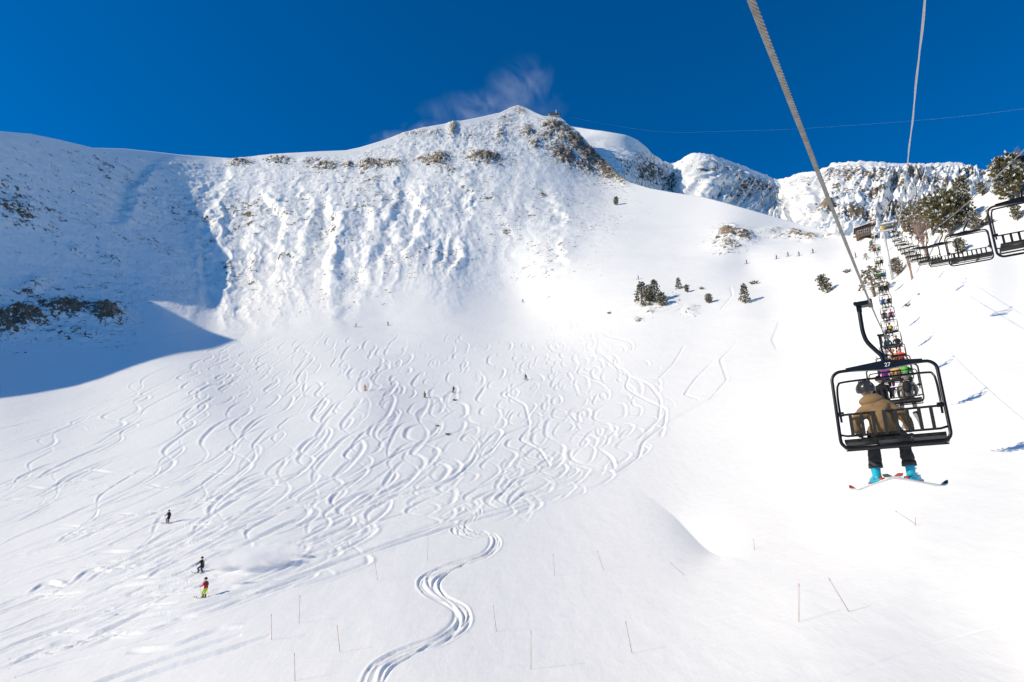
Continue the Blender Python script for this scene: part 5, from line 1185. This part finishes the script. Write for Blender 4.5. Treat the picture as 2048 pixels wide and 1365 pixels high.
for cx, cy, rx, ry, lab, n in OUT:
    g0 = ground(cx, cy); root = empty('rock_outcrop', g0)
    for k in range(n):
        x, y = cx + rb.uniform(-1, 1) * rx, cy + rb.uniform(-1, 1) * ry; g = ground(x, y); dep = (g - Vector((0, 0, CAMZ))).dot(Vector((0, CP, SP))); s = rb.uniform(2.2, 6.0) * dep / F * (0.6 if n <= 5 else 1)
        o = part('boulder', BOULD[k % 5], [M_BOUL if rb.random() < (0.75 if cx > 700 else 0.25) else M_BOUL2], root, g - g0 - Vector((0, 0, s * 0.25)), (rb.uniform(-0.4, 0.4), rb.uniform(-0.4, 0.4), rb.uniform(0, 6)), 1)
        o.scale = (s * rb.uniform(0.8, 1.4), s * rb.uniform(0.7, 1.1), s * rb.uniform(0.5, 0.9))
    tag(root, lab, 'rock', 'rock outcrops')
# ------------------------------------------------------------------ blown snow
def puff(name, label, balls, density, nscale, thr, aniso=0.3, width=0.35):
    """closed shell filled with drifting snow; balls = (centre, (rx, ry, rz))"""
    c0 = balls[0][0]; rmax = Vector(balls[0][1])
    lo = Vector([min(c[i] - r[i] for c, r in balls) for i in range(3)]); hi = Vector([max(c[i] + r[i] for c, r in balls) for i in range(3)]); mid = (lo + hi) / 2; ext = (hi - lo) / 2
    b = MB(); b.ball((0, 0, 0), (1, 1, 1), 20, 14); me = b.mesh(name); o = obj(name, me); o.location = mid; o.scale = ext
    m = bpy.data.materials.new(name); m.use_nodes = True; nt = m.node_tree; nt.nodes.remove(nt.nodes['Principled BSDF']); N = nt.nodes.new; Lk = nt.links.new
    v = N('ShaderNodeVolumePrincipled'); v.inputs['Color'].default_value = (0.97, 0.97, 0.98, 1); v.inputs['Anisotropy'].default_value = aniso
    geo = N('ShaderNodeNewGeometry'); nz = N('ShaderNodeTexNoise'); nz.inputs['Scale'].default_value = nscale if not hasattr(nscale, '__len__') else 1.0; nz.inputs['Detail'].default_value = 5; nz.inputs['Roughness'].default_value = 0.55
    if hasattr(nscale, '__len__'):                       # torn along the wind
        rt = N('ShaderNodeVectorRotate'); rt.rotation_type = 'Y_AXIS'; rt.inputs['Angle'].default_value = 0.5; Lk(geo.outputs['Position'], rt.inputs['Vector'])
        ml = N('ShaderNodeVectorMath'); ml.operation = 'MULTIPLY'; ml.inputs[1].default_value = nscale; Lk(rt.outputs[0], ml.inputs[0]); Lk(ml.outputs[0], nz.inputs['Vector']); nz.inputs['Scale'].default_value = 1.0; nz.inputs['Detail'].default_value = 8; nz.inputs['Roughness'].default_value = 0.7; nz.inputs['Distortion'].default_value = 0.6
    else: Lk(geo.outputs['Position'], nz.inputs['Vector'])
    tot = None
    for c, r in balls:
        s = N('ShaderNodeVectorMath'); s.operation = 'SUBTRACT'; s.inputs[1].default_value = c; Lk(geo.outputs['Position'], s.inputs[0])
        d = N('ShaderNodeVectorMath'); d.operation = 'DIVIDE'; d.inputs[1].default_value = r; Lk(s.outputs[0], d.inputs[0])
        l = N('ShaderNodeVectorMath'); l.operation = 'LENGTH'; Lk(d.outputs[0], l.inputs[0])
        f = N('ShaderNodeMapRange'); f.interpolation_type = 'SMOOTHSTEP'; f.inputs[1].default_value = 1.0; f.inputs[2].default_value = 0.1; f.inputs[3].default_value = 0; f.inputs[4].default_value = 1; Lk(l.outputs['Value'], f.inputs[0])
        if tot is None: tot = f.outputs[0]
        else:
            a = N('ShaderNodeMath'); a.operation = 'MAXIMUM'; Lk(tot, a.inputs[0]); Lk(f.outputs[0], a.inputs[1]); tot = a.outputs[0]
    mm = N('ShaderNodeMapRange'); mm.inputs[1].default_value = thr; mm.inputs[2].default_value = thr + width; Lk(nz.outputs['Fac'], mm.inputs[0])
    q = N('ShaderNodeMath'); q.operation = 'MULTIPLY'; Lk(mm.outputs[0], q.inputs[0]); Lk(tot, q.inputs[1])
    q2 = N('ShaderNodeMath'); q2.operation = 'MULTIPLY'; q2.inputs[1].default_value = density; Lk(q.outputs[0], q2.inputs[0]); Lk(q2.outputs[0], v.inputs['Density'])
    Lk(v.outputs[0], nt.nodes['Material Output'].inputs['Volume']); me.materials.append(m)
    tag(o, label, 'blown snow', kind='stuff'); return o
g = ground(430, 1140)
def gp(px, py, up): return ground(px, py) + Vector((0, 0, up))
puff('powder_cloud', 'white powder cloud trailing behind the two nearest skiers', [(gp(440, 1140, 0.9), (2.0, 1.6, 1.0)), (gp(490, 1140, 1.3), (2.8, 2.2, 1.5)), (gp(540, 1130, 1.2), (2.8, 2.2, 1.3)), (gp(470, 1170, 0.6), (2.2, 1.5, 0.7)), (gp(600, 1110, 0.8), (2.6, 2.2, 0.9))], 2.8, 1.2, 0.35)
for px, py, lab in ((365, 1040, 'small powder puff behind the dark grey skier'), (748, 780, 'small powder puff behind the orange skier'), (868, 795, 'small powder puff behind the crouched black skier')):
    s = 1.0 if py > 1000 else 1.5
    puff('powder_puff', lab, [(gp(px, py, 0.4), (1.5 * s, 1.0 * s, 0.6 * s)), (gp(px + 14, py - 2, 0.3), (1.3 * s, 0.9 * s, 0.5 * s))], 1.3, 1.0, 0.35)
pk = at(1040, 214, 706)
puff('spindrift', 'thin snow plume blowing off the summit into the blue sky', [(pk + Vector((-30, 8, 2)), (95, 18, 30)), (pk + Vector((4, 10, 30)), (48, 18, 55))], 0.03, (0.035, 0.04, 0.018), 0.45, aniso=-0.1, width=0.3)
rg = at(740, 290, 580)
puff('ridge_spindrift', 'faint drifting snow along the ridge left of the summit', [(rg + Vector((-8, 4, 2)), (20, 8, 5)), (rg + Vector((18, 10, 13)), (26, 10, 9)), (rg + Vector((50, 16, 27)), (34, 12, 9))], 0.06, (0.06, 0.08, 0.1), 0.42, aniso=-0.1)
